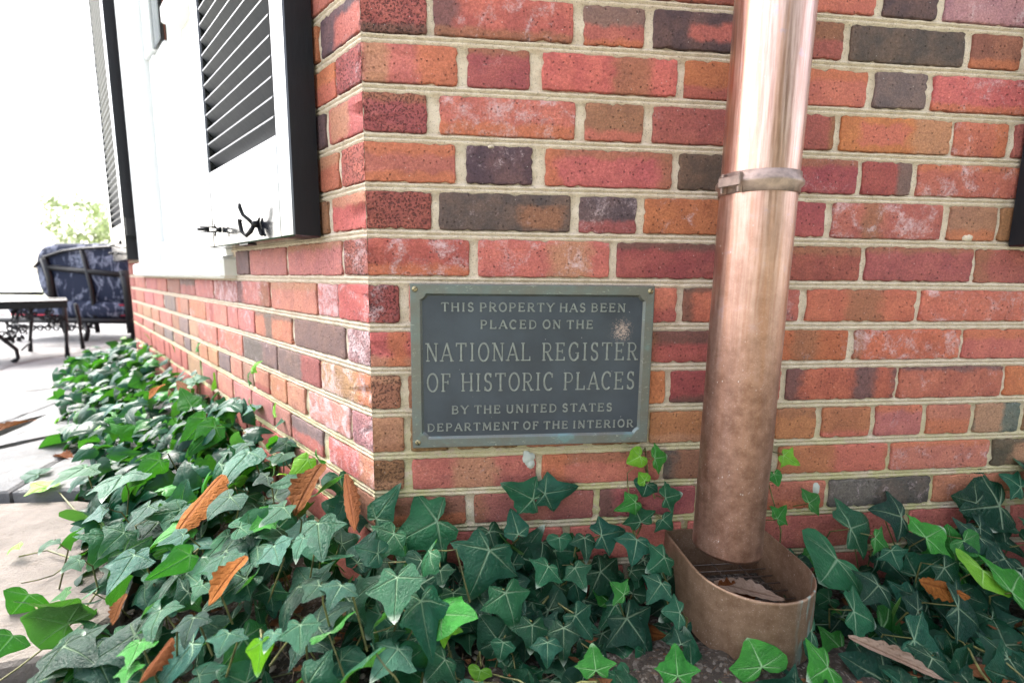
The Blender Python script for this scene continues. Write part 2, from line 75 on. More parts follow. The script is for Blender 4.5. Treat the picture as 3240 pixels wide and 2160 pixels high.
IVY_LEAVES=[('f', [0.1018, -0.0332, 0.1753], [-0.9145, -0.2316, -0.3317], [-0.011, -0.806, 0.592], 0.0754, 0.111, 0, 0), ('f', [0.0369, -0.0468, 0.1655], [-0.6164, -0.5476, -0.5659], [-0.04, -0.696, 0.717], 0.0505, 0.0649, 0, 1), ('w', [0.0063, -0.025, 0.1795], [0.5748, 0.2189, 0.7885], [-0.239, -0.877, 0.417], 0.0599, 0.0449, 0, 2), ('f', [-0.0115, -0.0804, 0.1413], [0.3585, 0.5706, 0.7389], [-0.098, -0.764, 0.638], 0.0457, 0.0535, 0, 1), ('f', [-0.0388, -0.0565, 0.1585], [0.9014, 0.3513, 0.253], [0.085, -0.717, 0.692], 0.0253, 0.0492, 1, 0), ('f', [0.1823, -0.0729, 0.1467], [-0.43, -0.6531, -0.6234], [0.163, -0.735, 0.658], 0.0665, 0.1082, 0, 0), ('w', [0.2556, -0.025, 0.202], [-0.884, 0.0465, 0.4652], [0.036, -0.985, 0.168], 0.0548, 0.0651, 0, 0), ('w', [0.2752, -0.025, 0.2105], [0.9867, -0.0565, 0.1522], [-0.091, -0.97, 0.227], 0.0533, 0.0624, 0, 0), ('f', [0.2288, -0.0553, 0.1594], [-0.206, 0.709, 0.6745], [-0.08, -0.699, 0.711], 0.0423, 0.0402, 0, 2), ('f', [0.2697, -0.0958, 0.1302], [-0.5811, -0.5208, -0.6253], [0.041, -0.786, 0.617], 0.032, 0.0501, 0, 1), ('f', [0.3608, -0.0615, 0.1549], [0.9656, 0.26, 0.0036], [0.204, -0.765, 0.611], 0.0486, 0.0579, 0, 0), ('w', [0.4399, -0.025, 0.1541], [-0.3518, 0.2648, 0.8978], [-0.143, -0.963, 0.228], 0.031, 0.0588, 0, 0), ('f', [0.4163, -0.069, 0.1495], [-0.3692, -0.6798, -0.6336], [-0.001, -0.682, 0.732], 0.0355, 0.0616, 0, 1), ('f', [0.4521, -0.0927, 0.1325], [-0.8309, -0.3801, -0.4064], [0.143, -0.852, 0.504], 0.0342, 0.0562, 0, 0), ('f', [0.4352, -0.1226, 0.111], [-0.7392, -0.4567, -0.4949], [-0.15, -0.605, 0.782], 0.0353, 0.0467, 0, 1), ('w', [0.4326, -0.025, 0.2692], [-0.8793, -0.0095, -0.4762], [-0.061, -0.989, 0.132], 0.0257, 0.0333, 3, 3), ('w', [0.4582, -0.025, 0.2646], [0.986, 0.1589, 0.0506], [0.139, -0.952, 0.274], 0.0267, 0.0478, 2, 1), ('w', [0.4434, -0.025, 0.2266], [-0.6204, 0.0468, 0.7829], [0.138, -0.976, 0.168], 0.019, 0.0227, 3, 3), ('w', [0.447, -0.025, 0.2199], [-0.3641, -0.393, -0.8444], [0.165, -0.919, 0.357], 0.0217, 0.0428, 0, 3), ('w', [0.4289, -0.025, 0.1895], [-0.9297, -0.0626, -0.363], [-0.08, -0.927, 0.366], 0.0347, 0.0374, 2, 1), ('w', [0.4807, -0.025, 0.1952], [0.9835, 0.0344, 0.1773], [-0.014, -0.964, 0.265], 0.0289, 0.0527, 0, 0), ('w', [0.4774, -0.025, 0.1569], [0.6738, -0.3998, -0.6214], [-0.196, -0.907, 0.372], 0.023, 0.0447, 0, 1), ('r', [0.7438, -0.0932, 0.1134], [-0.7745, -0.4945, -0.3944], [0.159, -0.755, 0.636], 0.0527, 0.1107, 0, 3), ('r', [0.8023, -0.051, 0.1396], [0.9554, 0.2934, 0.0331], [0.228, -0.803, 0.55], 0.0707, 0.0984, 0, 0), ('r', [0.9115, -0.0368, 0.1484], [-0.943, 0.0794, 0.3233], [0.142, -0.782, 0.607], 0.0474, 0.0869, 1, 1), ('w', [1.1207, -0.025, 0.1535], [-0.9958, -0.0918, -0.0001], [0.083, -0.904, 0.419], 0.0811, 0.1381, 1, 0), ('r', [0.9164, -0.1126, 0.1014], [0.3691, -0.5112, -0.7762], [0.175, -0.782, 0.598], 0.0396, 0.0832, 1, 0), ('r', [0.9794, -0.1189, 0.0975], [-0.6828, -0.6712, -0.2886], [0.249, -0.585, 0.772], 0.0391, 0.0821, 3, 3), ('r', [0.7841, -0.1938, 0.051], [0.782, -0.3113, -0.54], [0.119, -0.776, 0.62], 0.0492, 0.0995, 0, 0), ('r', [0.7195, -0.1583, 0.0731], [0.8817, -0.2282, -0.413], [0.139, -0.71, 0.69], 0.0407, 0.0835, 0, 0), ('r', [0.8883, -0.1622, 0.0707], [0.7584, -0.2128, -0.6161], [0.251, -0.777, 0.578], 0.0567, 0.1075, 1, 0), ('r', [0.9975, -0.1476, 0.0797], [0.8667, 0.3834, 0.3191], [0.09, -0.749, 0.656], 0.0468, 0.0982, 2, 1), ('r', [0.6386, -0.177, 0.0615], [-0.8973, 0.0844, 0.4333], [0.26, -0.693, 0.673], 0.0365, 0.0667, 0, 1), ('f', [0.45, -0.1552, 0.0874], [-0.9835, 0.1473, 0.105], [-0.021, -0.669, 0.743], 0.023, 0.0482, 0, 0), ('f', [0.4212, -0.2144, 0.0448], [0.0746, 0.4645, 0.8824], [-0.079, -0.879, 0.47], 0.0337, 0.0582, 2, 0), ('r', [0.543, -0.2085, 0.042], [-0.1964, 0.5694, 0.7983], [-0.106, -0.822, 0.56], 0.0347, 0.0728, 2, 3), ('f', [0.4378, -0.1863, 0.0651], [-0.0844, 0.6815, 0.7269], [-0.069, -0.732, 0.678], 0.0175, 0.0367, 1, 1), ('f', [0.2032, -0.1228, 0.1108], [0.283, -0.6595, -0.6964], [0.159, -0.684, 0.712], 0.0456, 0.0746, 0, 0), ('f', [0.2991, -0.1511, 0.0904], [0.5856, -0.3109, -0.7486], [0.262, -0.801, 0.538], 0.0365, 0.0569, 0, 0), ('f', [0.2369, -0.1577, 0.0856], [-0.0848, -0.6599, -0.7466], [0.205, -0.745, 0.635], 0.0314, 0.0534, 1, 0), ('f', [0.0302, -0.1376, 0.1001], [-0.5028, -0.3754, -0.7786], [-0.144, -0.852, 0.504], 0.0312, 0.0655, 4, 0), ('f', [0.0821, -0.1627, 0.082], [0.3945, -0.6097, -0.6874], [0.04, -0.736, 0.676], 0.0415, 0.0682, 0, 3), ('f', [0.119, -0.184, 0.0667], [-0.709, -0.5696, -0.4157], [0.151, -0.699, 0.699], 0.0341, 0.055, 0, 1), ('f', [0.1092, -0.0938, 0.1316], [0.174, -0.6868, -0.7057], [-0.034, -0.72, 0.693], 0.0213, 0.0448, 1, 0), ('f', [0.0813, -0.0813, 0.1406], [-0.4454, -0.6803, -0.5821], [0.058, -0.671, 0.74], 0.0255, 0.0474, 1, 3), ('f', [0.1285, -0.1195, 0.1132], [0.0083, -0.6254, -0.7803], [0.214, -0.761, 0.612], 0.023, 0.0483, 1, 0), ('f', [0.3096, -0.0993, 0.1277], [0.3606, -0.6248, -0.6925], [-0.146, -0.771, 0.62], 0.0328, 0.0425, 0, 1), ('f', [0.3749, -0.1326, 0.1038], [-0.7184, 0.3175, 0.6189], [0.215, -0.745, 0.632], 0.0232, 0.04, 2, 1), ('f', [0.2798, -0.1623, 0.0824], [-0.1166, -0.6328, -0.7655], [-0.174, -0.746, 0.643], 0.0412, 0.0461, 1, 1), ('f', [0.2552, -0.1751, 0.0731], [-0.1099, -0.6927, -0.7128], [-0.094, -0.707, 0.701], 0.0269, 0.0431, 0, 1), ('f', [0.3143, -0.2038, 0.0524], [-0.0093, 0.6151, 0.7884], [-0.074, -0.787, 0.613], 0.0274, 0.0535, 2, 0), ('f', [0.1645, -0.1961, 0.058], [-0.3017, -0.5117, -0.8044], [0.087, -0.855, 0.511], 0.0141, 0.0296, 3, 3), ('f', [0.1957, -0.1722, 0.0752], [-0.2722, -0.55, -0.7896], [-0.138, -0.79, 0.598], 0.0216, 0.0327, 0, 2), ('f', [0.293, -0.0618, 0.1547], [0.0192, -0.5923, -0.8055], [0.043, -0.804, 0.592], 0.0205, 0.0378, 0, 3), ('f', [0.3332, -0.0633, 0.1536], [-0.0446, -0.7999, -0.5985], [0.139, -0.598, 0.789], 0.0337, 0.0437, 1, 1), ('l', [-0.1287, -0.0323, 0.208], [-0.6394, -0.6847, -0.3497], [-0.27, -0.225, 0.936], 0.0377, 0.0647, 0, 0), ('l', [-0.0603, -0.0934, 0.2129], [0.3031, -0.949, -0.0862], [-0.177, -0.145, 0.973], 0.0605, 0.0717, 0, 0), ('l', [-0.2401, 0.0398, 0.1939], [-0.5417, -0.7763, -0.3223], [-0.225, -0.236, 0.945], 0.0445, 0.0699, 0, 3), ('l', [-0.1123, -0.1146, 0.1942], [0.4552, -0.89, -0.028], [-0.391, -0.228, 0.891], 0.043, 0.0491, 4, 0), ('l', [-0.3377, -0.0438, 0.1489], [0.0451, -0.9677, -0.2482], [0.004, -0.248, 0.969], 0.0591, 0.0571, 4, 1), ('l', [-0.181, -0.1062, 0.1775], [0.1413, -0.9881, 0.0603], [-0.32, 0.012, 0.947], 0.0506, 0.0517, 0, 1), ('l', [-0.2248, -0.1726, 0.1509], [0.2169, -0.9734, 0.0737], [-0.427, -0.027, 0.904], 0.0433, 0.0532, 0, 1), ('l', [-0.1716, -0.1998, 0.1592], [0.1699, -0.977, -0.1288], [-0.081, -0.144, 0.986], 0.0317, 0.04, 1, 1), ('l', [-0.1142, -0.2381, 0.1662], [-0.0181, -0.9925, -0.1213], [0.007, -0.121, 0.993], 0.0226, 0.0439, 0, 0), ('l', [-0.032, -0.2554, 0.1846], [0.2859, -0.9087, -0.3043], [-0.033, -0.327, 0.944], 0.0305, 0.0428, 0, 0), ('l', [-0.0602, -0.2551, 0.1771], [-0.1497, -0.9269, -0.3443], [-0.306, -0.288, 0.908], 0.0194, 0.0306, 4, 1), ('l', [-0.6747, 0.3253, 0.1397], [-0.2104, -0.9736, -0.0883], [-0.089, -0.071, 0.993], 0.0732, 0.0903, 0, 1), ('l', [-0.4807, 0.2571, 0.1771], [-0.6382, -0.447, -0.6268], [0.391, -0.89, 0.236], 0.0665, 0.0499, 2, 2), ('l', [-0.5366, 0.2311, 0.1562], [0.3501, -0.932, 0.0944], [-0.222, 0.016, 0.975], 0.12, 0.09, 4, 1), ('l', [-0.5323, 0.0594, 0.1192], [-0.2594, -0.9514, -0.1657], [-0.273, -0.092, 0.958], 0.0219, 0.046, 0, 1), ('l', [-0.2388, -0.0815, 0.1673], [-0.6747, -0.7141, -0.1865], [0.587, -0.672, 0.451], 0.0496, 0.0372, 2, 2), ('l', [-0.2237, -0.2126, 0.1423], [0.2955, -0.9523, 0.0759], [-0.134, 0.037, 0.99], 0.0366, 0.0335, 2, 1), ('l', [-0.2145, -0.2426, 0.1381], [0.2827, -0.9534, -0.1056], [-0.16, -0.156, 0.975], 0.0203, 0.025, 2, 1), ('l', [-0.0701, -0.2624, 0.1728], [-0.0627, -0.2473, -0.9669], [0.398, -0.895, 0.203], 0.0326, 0.0245, 3, 2), ('l', [-0.1889, 0.1351, 0.2289], [0.0564, -0.9966, 0.0602], [-0.023, 0.059, 0.998], 0.0529, 0.0502, 0, 0), ('l', [-0.1937, 0.0714, 0.2135], [-0.8081, -0.5631, -0.173], [-0.025, -0.261, 0.965], 0.0225, 0.0473, 1, 0), ('l', [-0.2945, 0.2241, 0.2201], [-0.203, -0.9726, -0.1136], [-0.292, -0.051, 0.955], 0.0313, 0.045, 0, 1), ('l', [-0.1304, 0.0902, 0.2347], [-0.538, -0.5777, -0.6138], [0.285, -0.81, 0.513], 0.0512, 0.0384, 3, 2), ('l', [-0.6646, 0.7412, 0.2349], [-0.5806, 0.7974, 0.1645], [-0.227, -0.352, 0.908], 0.1006, 0.0755, 0, 1), ('l', [-0.5833, 0.7449, 0.2577], [-0.4273, -0.4653, -0.7752], [0.397, -0.867, 0.302], 0.0541, 0.0454, 3, 2), ('l', [-0.4728, 0.4208, 0.2156], [-0.4698, -0.5609, -0.6817], [0.499, -0.806, 0.319], 0.0779, 0.0584, 2, 2), ('l', [-0.5655, 0.5331, 0.2155], [-0.5632, 0.2978, 0.7708], [0.326, -0.777, 0.538], 0.0558, 0.0556, 2, 2), ('l', [-0.4157, 0.3516, 0.2156], [-0.488, -0.6158, -0.6186], [0.383, -0.788, 0.482], 0.0762, 0.0571, 2, 2), ('l', [-0.3382, 0.4056, 0.2486], [-0.6583, 0.7437, -0.1162], [-0.314, -0.131, 0.94], 0.0824, 0.0735, 4, 1), ('l', [-0.2708, 0.1826, 0.2173], [-0.1163, -0.9779, -0.1735], [-0.118, -0.16, 0.98], 0.0921, 0.0691, 4, 2), ('l', [-0.2378, 0.316, 0.2559], [-0.5141, -0.7184, -0.4686], [-0.312, -0.352, 0.882], 0.0457, 0.0392, 0, 1), ('l', [-0.2773, -0.0282, 0.1687], [-0.8088, -0.5787, -0.1042], [0.004, -0.183, 0.983], 0.031, 0.0431, 4, 1), ('l', [-0.4911, 0.1167, 0.1431], [-0.75, -0.5235, -0.4042], [-0.303, -0.271, 0.914], 0.0329, 0.0618, 4, 1), ('l', [-0.3965, 0.0845, 0.1615], [-0.2441, -0.8837, -0.3993], [-0.321, -0.315, 0.893], 0.0447, 0.061, 0, 0), ('l', [-0.1876, -0.1498, 0.166], [-0.3858, -0.7676, -0.5118], [-0.388, -0.368, 0.845], 0.0198, 0.0416, 0, 0), ('l', [0.0022, -0.2178, 0.2022], [-0.3145, -0.9206, -0.2315], [-0.028, -0.235, 0.972], 0.0254, 0.0479, 0, 1), ('l', [-0.0257, -0.2078, 0.1969], [-0.4278, -0.8968, -0.1133], [-0.066, -0.094, 0.993], 0.0251, 0.0402, 1, 0), ('l', [-0.0733, -0.1153, 0.2046], [-0.0823, -0.9568, -0.279], [-0.203, -0.258, 0.945], 0.0312, 0.0378, 4, 1), ('l', [-0.4346, -0.0165, 0.1288], [-0.6421, -0.7457, -0.1779], [0.014, -0.244, 0.97], 0.0217, 0.0456, 0, 1), ('r', [1.0241, -0.0741, 0.1253], [-0.9158, -0.3057, -0.2604], [0.016, -0.676, 0.737], 0.041, 0.0801, 1, 0), ('r', [0.7851, -0.1295, 0.0909], [-0.8699, -0.442, -0.219], [0.124, -0.626, 0.77], 0.0442, 0.0608, 1, 1), ('r', [0.821, -0.1622, 0.0706], [-0.7233, 0.2433, 0.6462], [0.231, -0.797, 0.559], 0.0266, 0.0558, 1, 0), ('r', [0.9059, -0.219, 0.0354], [-0.9574, -0.0924, -0.2737], [-0.156, -0.632, 0.759], 0.0339, 0.0712, 1, 0), ('r', [0.6353, -0.2138, 0.0386], [-0.945, -0.2981, -0.1346], [0.144, -0.749, 0.647], 0.0383, 0.0719, 2, 0), ('r', [0.7934, -0.2129, 0.0392], [-0.6818, -0.392, -0.6177], [-0.138, -0.76, 0.635], 0.0283, 0.0594, 1, 1), ('r', [0.847, -0.0853, 0.1183], [0.1894, -0.5096, -0.8393], [0.004, -0.854, 0.52], 0.029, 0.0571, 0, 1), ('r', [0.926, -0.07, 0.1278], [0.9508, 0.2709, 0.1503], [0.048, -0.609, 0.792], 0.0494, 0.083, 2, 0), ('r', [0.9901, -0.0774, 0.1232], [0.445, -0.5958, -0.6686], [-0.105, -0.776, 0.622], 0.0283, 0.0588, 2, 3), ('r', [0.8351, -0.0662, 0.1301], [0.7022, -0.2985, -0.6463], [0.18, -0.804, 0.567], 0.0289, 0.0535, 2, 1), ('w', [1.1584, -0.025, 0.1888], [-0.7054, 0.3175, 0.6337], [0.088, -0.848, 0.523], 0.0325, 0.0682, 0, 0), ('w', [1.0719, -0.025, 0.1617], [-0.9534, -0.0641, 0.2948], [0.121, -0.976, 0.18], 0.0539, 0.0794, 1, 0), ('w', [0.7421, -0.025, 0.1754], [0.9168, 0.2098, 0.3397], [0.015, -0.868, 0.497], 0.0304, 0.0476, 2, 1), ('w', [0.6858, -0.025, 0.1486], [0.7259, 0.2483, 0.6414], [0.071, -0.955, 0.29], 0.0291, 0.0399, 2, 1), ('w', [0.6865, -0.025, 0.2632], [0.7975, -0.3711, -0.4757], [-0.224, -0.914, 0.337], 0.028, 0.035, 3, 1), ('w', [0.6724, -0.025, 0.2298], [0.1975, -0.413, -0.8891], [-0.204, -0.904, 0.375], 0.0212, 0.0224, 2, 3), ('g', [-0.6825, 0.1693, 0.055], [-0.5931, -0.7392, -0.3191], [-0.338, -0.131, 0.932], 0.0196, 0.0411, 3, 1), ('g', [-0.5391, 0.0155, 0.055], [-0.5376, -0.371, -0.7572], [0.379, -0.909, 0.176], 0.0352, 0.0614, 2, 2), ('g', [-0.4836, -0.0751, 0.055], [-0.3763, -0.6574, -0.6528], [0.434, -0.748, 0.502], 0.027, 0.0493, 2, 2), ('g', [-0.3288, -0.1278, 0.055], [-0.16, -0.9305, -0.3294], [-0.304, -0.271, 0.913], 0.0192, 0.0403, 2, 1), ('g', [-0.3475, -0.1413, 0.055], [-0.4538, -0.883, -0.1203], [-0.123, -0.071, 0.99], 0.0182, 0.0382, 2, 1), ('g', [-0.8375, 0.422, 0.055], [-0.8712, 0.4902, 0.0269], [-0.049, -0.141, 0.989], 0.0726, 0.065, 3, 1), ('g', [-0.9223, 0.5007, 0.055], [-0.9568, 0.2867, 0.0479], [-0.039, -0.29, 0.956], 0.0601, 0.0695, 0, 1), ('g', [-0.4842, 0.0181, 0.055], [-0.7644, -0.5721, -0.2975], [-0.281, -0.12, 0.952], 0.0213, 0.0447, 2, 1)]
DRY_LEAVES=[([-0.2835, 0.1047, 0.2086], [-0.1772, -0.8886, -0.423], [-0.242, -0.377, 0.894], 0.1292, 0.0612, 'orange'), ([-0.0939, 0.0457, 0.2468], [-0.1585, -0.8936, -0.42], [-0.242, -0.377, 0.894], 0.1032, 0.0503, 'brown'), ([-0.0421, -0.0078, 0.2489], [0.3081, -0.9035, -0.298], [-0.242, -0.377, 0.894], 0.1203, 0.0247, 'rust'), ([-0.1408, -0.133, 0.1944], [-0.3285, -0.835, -0.4413], [-0.242, -0.377, 0.894], 0.0649, 0.0334, 'orange'), ([-0.0016, -0.1157, 0.1159], [-0.7091, -0.5641, -0.423], [0.0, -0.6, 0.8], 0.0685, 0.0147, 'tan'), ([0.4035, -0.0573, 0.03], [0.3015, -0.7628, -0.5721], [0.0, -0.6, 0.8], 0.1116, 0.0273, 'pale'), ([0.3675, -0.1, 0.03], [0.9736, -0.1827, -0.1371], [0.0, -0.6, 0.8], 0.0872, 0.0405, 'brown'), ([0.6895, -0.1845, 0.0568], [0.8769, -0.3845, -0.2884], [0.0, -0.6, 0.8], 0.1199, 0.0281, 'pale'), ([0.8597, -0.1277, 0.092], [0.9286, -0.2968, -0.2226], [0.0, -0.6, 0.8], 0.0714, 0.0355, 'orange'), ([-1.3788, 0.877, 0.045], [0.0851, 0.9964, 0.0], [0.0, 0.0, 1.0], 0.16, 0.0463, 'brown'), ([-0.1755, -0.234, 0.1626], [-0.2759, -0.8565, -0.4362], [-0.242, -0.377, 0.894], 0.044, 0.0193, 'rust'), ([-0.2869, -0.1392, 0.1535], [0.2346, -0.9167, -0.3235], [-0.242, -0.377, 0.894], 0.0421, 0.017, 'brown'), ([-0.1962, -0.1322, 0.01], [0.9063, 0.3382, 0.2536], [0.0, -0.6, 0.8], 0.041, 0.0359, 'pale'), ([-0.7717, 0.7712, 0.2245], [-0.0801, -0.9104, -0.4059], [-0.242, -0.377, 0.894], 0.0727, 0.0304, 'orange'), ([-0.7334, 0.7691, 0.2345], [0.6499, -0.7471, -0.1396], [-0.242, -0.377, 0.894], 0.1466, 0.03, 'brown'), ([-1.013, 0.6601, 0.045], [0.9183, -0.3959, 0.0], [0.0, 0.0, 1.0], 0.0861, 0.0281, 'rust'), ([0.3837, -0.154, 0.01], [0.1385, -0.7923, -0.5942], [0.0, -0.6, 0.8], 0.0227, 0.0169, 'orange')]
FLAG_LINES=[[(-0.725, -0.112), (-0.484, -0.08), (-0.408, -0.067), (-0.402, -0.028), (-0.31, 0.027)], [(-1.382, 0.413), (-0.94, 0.418), (-0.781, 0.424), (-0.532, 0.437)], [(-1.585, 0.575), (-1.196, 0.708), (-1.199, 0.869), (-1.127, 0.952), (-0.86, 0.964)], [(-1.92, 0.844), (-1.418, 0.96), (-1.438, 1.127), (-1.446, 1.219), (-1.176, 1.344)], [(-2.719, 1.482), (-1.877, 1.478), (-1.732, 1.486), (-1.769, 1.639), (-1.5, 1.799)], [(-3.384, 2.014), (-2.42, 2.093), (-2.248, 2.179), (-1.881, 2.263)], [(-4.279, 2.73), (-2.976, 2.723), (-2.617, 2.737), (-2.213, 2.766)]]

random.seed(7)
RS = np.random.RandomState(11)
C = scn.collection
A_SIDE = 0.8833
UF = Vector((1, 0, 0)); VF = Vector((0, 1, 0)); Z = Vector((0, 0, 1))
US = Vector((math.cos(A_SIDE), -math.sin(A_SIDE), 0))            # along the side wall, towards the corner
VS = Vector((math.sin(A_SIDE), math.cos(A_SIDE), 0))             # into the side wall
DS, NS = -US, -VS                                                # away from the corner, out of the wall
MF = Matrix.Identity(4)
MS = Matrix(((US.x, VS.x, 0, 0), (US.y, VS.y, 0, 0), (0, 0, 1, 0), (0, 0, 0, 1)))

# ------------------------------------------------------------------ helpers
def link(o, parent=None):
    C.objects.link(o)
    if parent is not None:
        o.parent = parent
    return o

def mesh_obj(name, verts, faces, mat=None, parent=None, smooth=False, uv=None, mats=None, midx=None, loc=None, M=None):
    me = bpy.data.meshes.new(name)
    me.from_pydata([tuple(v) for v in verts], [], faces)
    if mats is None:
        mats = [mat]
    for m in mats:
        if m is not None:
            me.materials.append(m)
    if midx is not None:
        me.polygons.foreach_set('material_index', midx)
    if uv is not None:
        lay = me.uv_layers.new(name="UVMap")
        li = np.zeros(len(me.loops), dtype=np.int32)
        me.loops.foreach_get('vertex_index', li)
        lay.data.foreach_set('uv', np.asarray(uv, dtype=np.float32)[li].ravel())
    if smooth:
        me.polygons.foreach_set('use_smooth', [True] * len(me.polygons))
    me.update()
    o = bpy.data.objects.new(name, me)
    link(o, parent)
    if M is not None:
        o.matrix_local = M
    if loc is not None:
        o.location = loc
    return o

def thing(name, label, cat, loc=(0, 0, 0), group=None, M=None):
    o = bpy.data.objects.new(name, None)
    o.empty_display_size = 0.05
    C.objects.link(o)
    if M is not None:
        o.matrix_world = M
    o.location = loc
    o['label'] = label; o['category'] = cat
    if group: o['group'] = group
    return o

def tag(o, label, cat, group=None):
    o['label'] = label; o['category'] = cat
    if group: o['group'] = group
    return o

class G:
    """collects primitives into one mesh"""
    def __init__(s): s.v = []; s.f = []
    def add(s, vs, fs):
        b = len(s.v); s.v += [Vector(v) for v in vs]; s.f += [tuple(i + b for i in f) for f in fs]; return s
    def box(s, a, b, M=None, bev=0.0):
        x0, y0, z0 = a; x1, y1, z1 = b
        if bev <= 0:
            vs = [Vector(p) for p in ((x0,y0,z0),(x1,y0,z0),(x1,y1,z0),(x0,y1,z0),(x0,y0,z1),(x1,y0,z1),(x1,y1,z1),(x0,y1,z1))]
            fs = [(0,3,2,1),(4,5,6,7),(0,1,5,4),(1,2,6,5),(2,3,7,6),(3,0,4,7)]
        else:
            c = bev; vs = []; idx = {}
            def pt(ix, iy, iz, ax):
                x = (x0, x1)[ix]; y = (y0, y1)[iy]; z = (z0, z1)[iz]
                sx = c if ix == 0 else -c; sy = c if iy == 0 else -c; sz = c if iz == 0 else -c
                if ax != 0: x += sx
                if ax != 1: y += sy
                if ax != 2: z += sz
                k = (ix, iy, iz, ax)
                if k not in idx: idx[k] = len(vs); vs.append(Vector((x, y, z)))
                return idx[k]
            fs = []
            fs.append([pt(0,0,0,0),pt(0,0,1,0),pt(0,1,1,0),pt(0,1,0,0)]); fs.append([pt(1,0,0,0),pt(1,1,0,0),pt(1,1,1,0),pt(1,0,1,0)])
            fs.append([pt(0,0,0,1),pt(1,0,0,1),pt(1,0,1,1),pt(0,0,1,1)]); fs.append([pt(0,1,0,1),pt(0,1,1,1),pt(1,1,1,1),pt(1,1,0,1)])
            fs.append([pt(0,0,0,2),pt(0,1,0,2),pt(1,1,0,2),pt(1,0,0,2)]); fs.append([pt(0,0,1,2),pt(1,0,1,2),pt(1,1,1,2),pt(0,1,1,2)])
            for i in (0,1):
                for j in (0,1):
                    fs.append([pt(i,j,0,0),pt(i,j,1,0),pt(i,j,1,1),pt(i,j,0,1)])
                    fs.append([pt(i,0,j,0),pt(i,1,j,0),pt(i,1,j,2),pt(i,0,j,2)])
                    fs.append([pt(0,i,j,1),pt(1,i,j,1),pt(1,i,j,2),pt(0,i,j,2)])
                    for k in (0,1):
                        fs.append([pt(i,j,k,0),pt(i,j,k,1),pt(i,j,k,2)])
            cen = Vector(((x0+x1)/2,(y0+y1)/2,(z0+z1)/2)); ff = []
            for f in fs:
                p = [vs[i] for i in f]; n = (p[1]-p[0]).cross(p[2]-p[0]); m = sum(p, Vector())/len(p)
                ff.append(tuple(f) if n.dot(m-cen) > 0 else tuple(reversed(f)))
            fs = ff
        if M is not None: vs = [M @ v for v in vs]
        return s.add(vs, fs)
    def tube(s, pts, r, n=8, cap=True, M=None):
        pts = [Vector(p) for p in pts]
        if M is not None: pts = [M @ p for p in pts]
        rr = r if isinstance(r, (list, tuple)) else [r] * len(pts)
        vs = []; up = None
        for i, p in enumerate(pts):
            t = (pts[min(i+1, len(pts)-1)] - pts[max(i-1, 0)])
            if t.length < 1e-9: t = Vector((0, 0, 1))
            t.normalize()
            if up is None:
                up = t.orthogonal().normalized()
            else:
                up = up - t * up.dot(t)
                up = up.normalized() if up.length > 1e-6 else t.orthogonal().normalized()
            w = t.cross(up)
            for k in range(n):
                a = 2 * math.pi * k / n
                vs.append(p + (up * math.cos(a) + w * math.sin(a)) * rr[i])
        fs = []
        for i in range(len(pts) - 1):
            for k in range(n):
                fs.append((i*n+k, i*n+(k+1) % n, (i+1)*n+(k+1) % n, (i+1)*n+k))
        if cap:
            fs.append(tuple(reversed(range(n)))); fs.append(tuple((len(pts)-1)*n+k for k in range(n)))
        return s.add(vs, fs)
    def lathe(s, prof, n=48, M=None, cap=False):
        vs = [];
        for (r, z) in prof:
            for k in range(n):
                a = 2*math.pi*k/n; vs.append(Vector((r*math.cos(a), r*math.sin(a), z)))
        fs = [(i*n+k, i*n+(k+1) % n, (i+1)*n+(k+1) % n, (i+1)*n+k) for i in range(len(prof)-1) for k in range(n)]
        if cap:
            fs.append(tuple(reversed(range(n)))); fs.append(tuple((len(prof)-1)*n+k for k in range(n)))
        if M is not None: vs = [M @ v for v in vs]
        return s.add(vs, fs)
    def build(s, name, mat, parent=None, smooth=False, **k):
        return mesh_obj(name, s.v, s.f, mat, parent, smooth, **k)

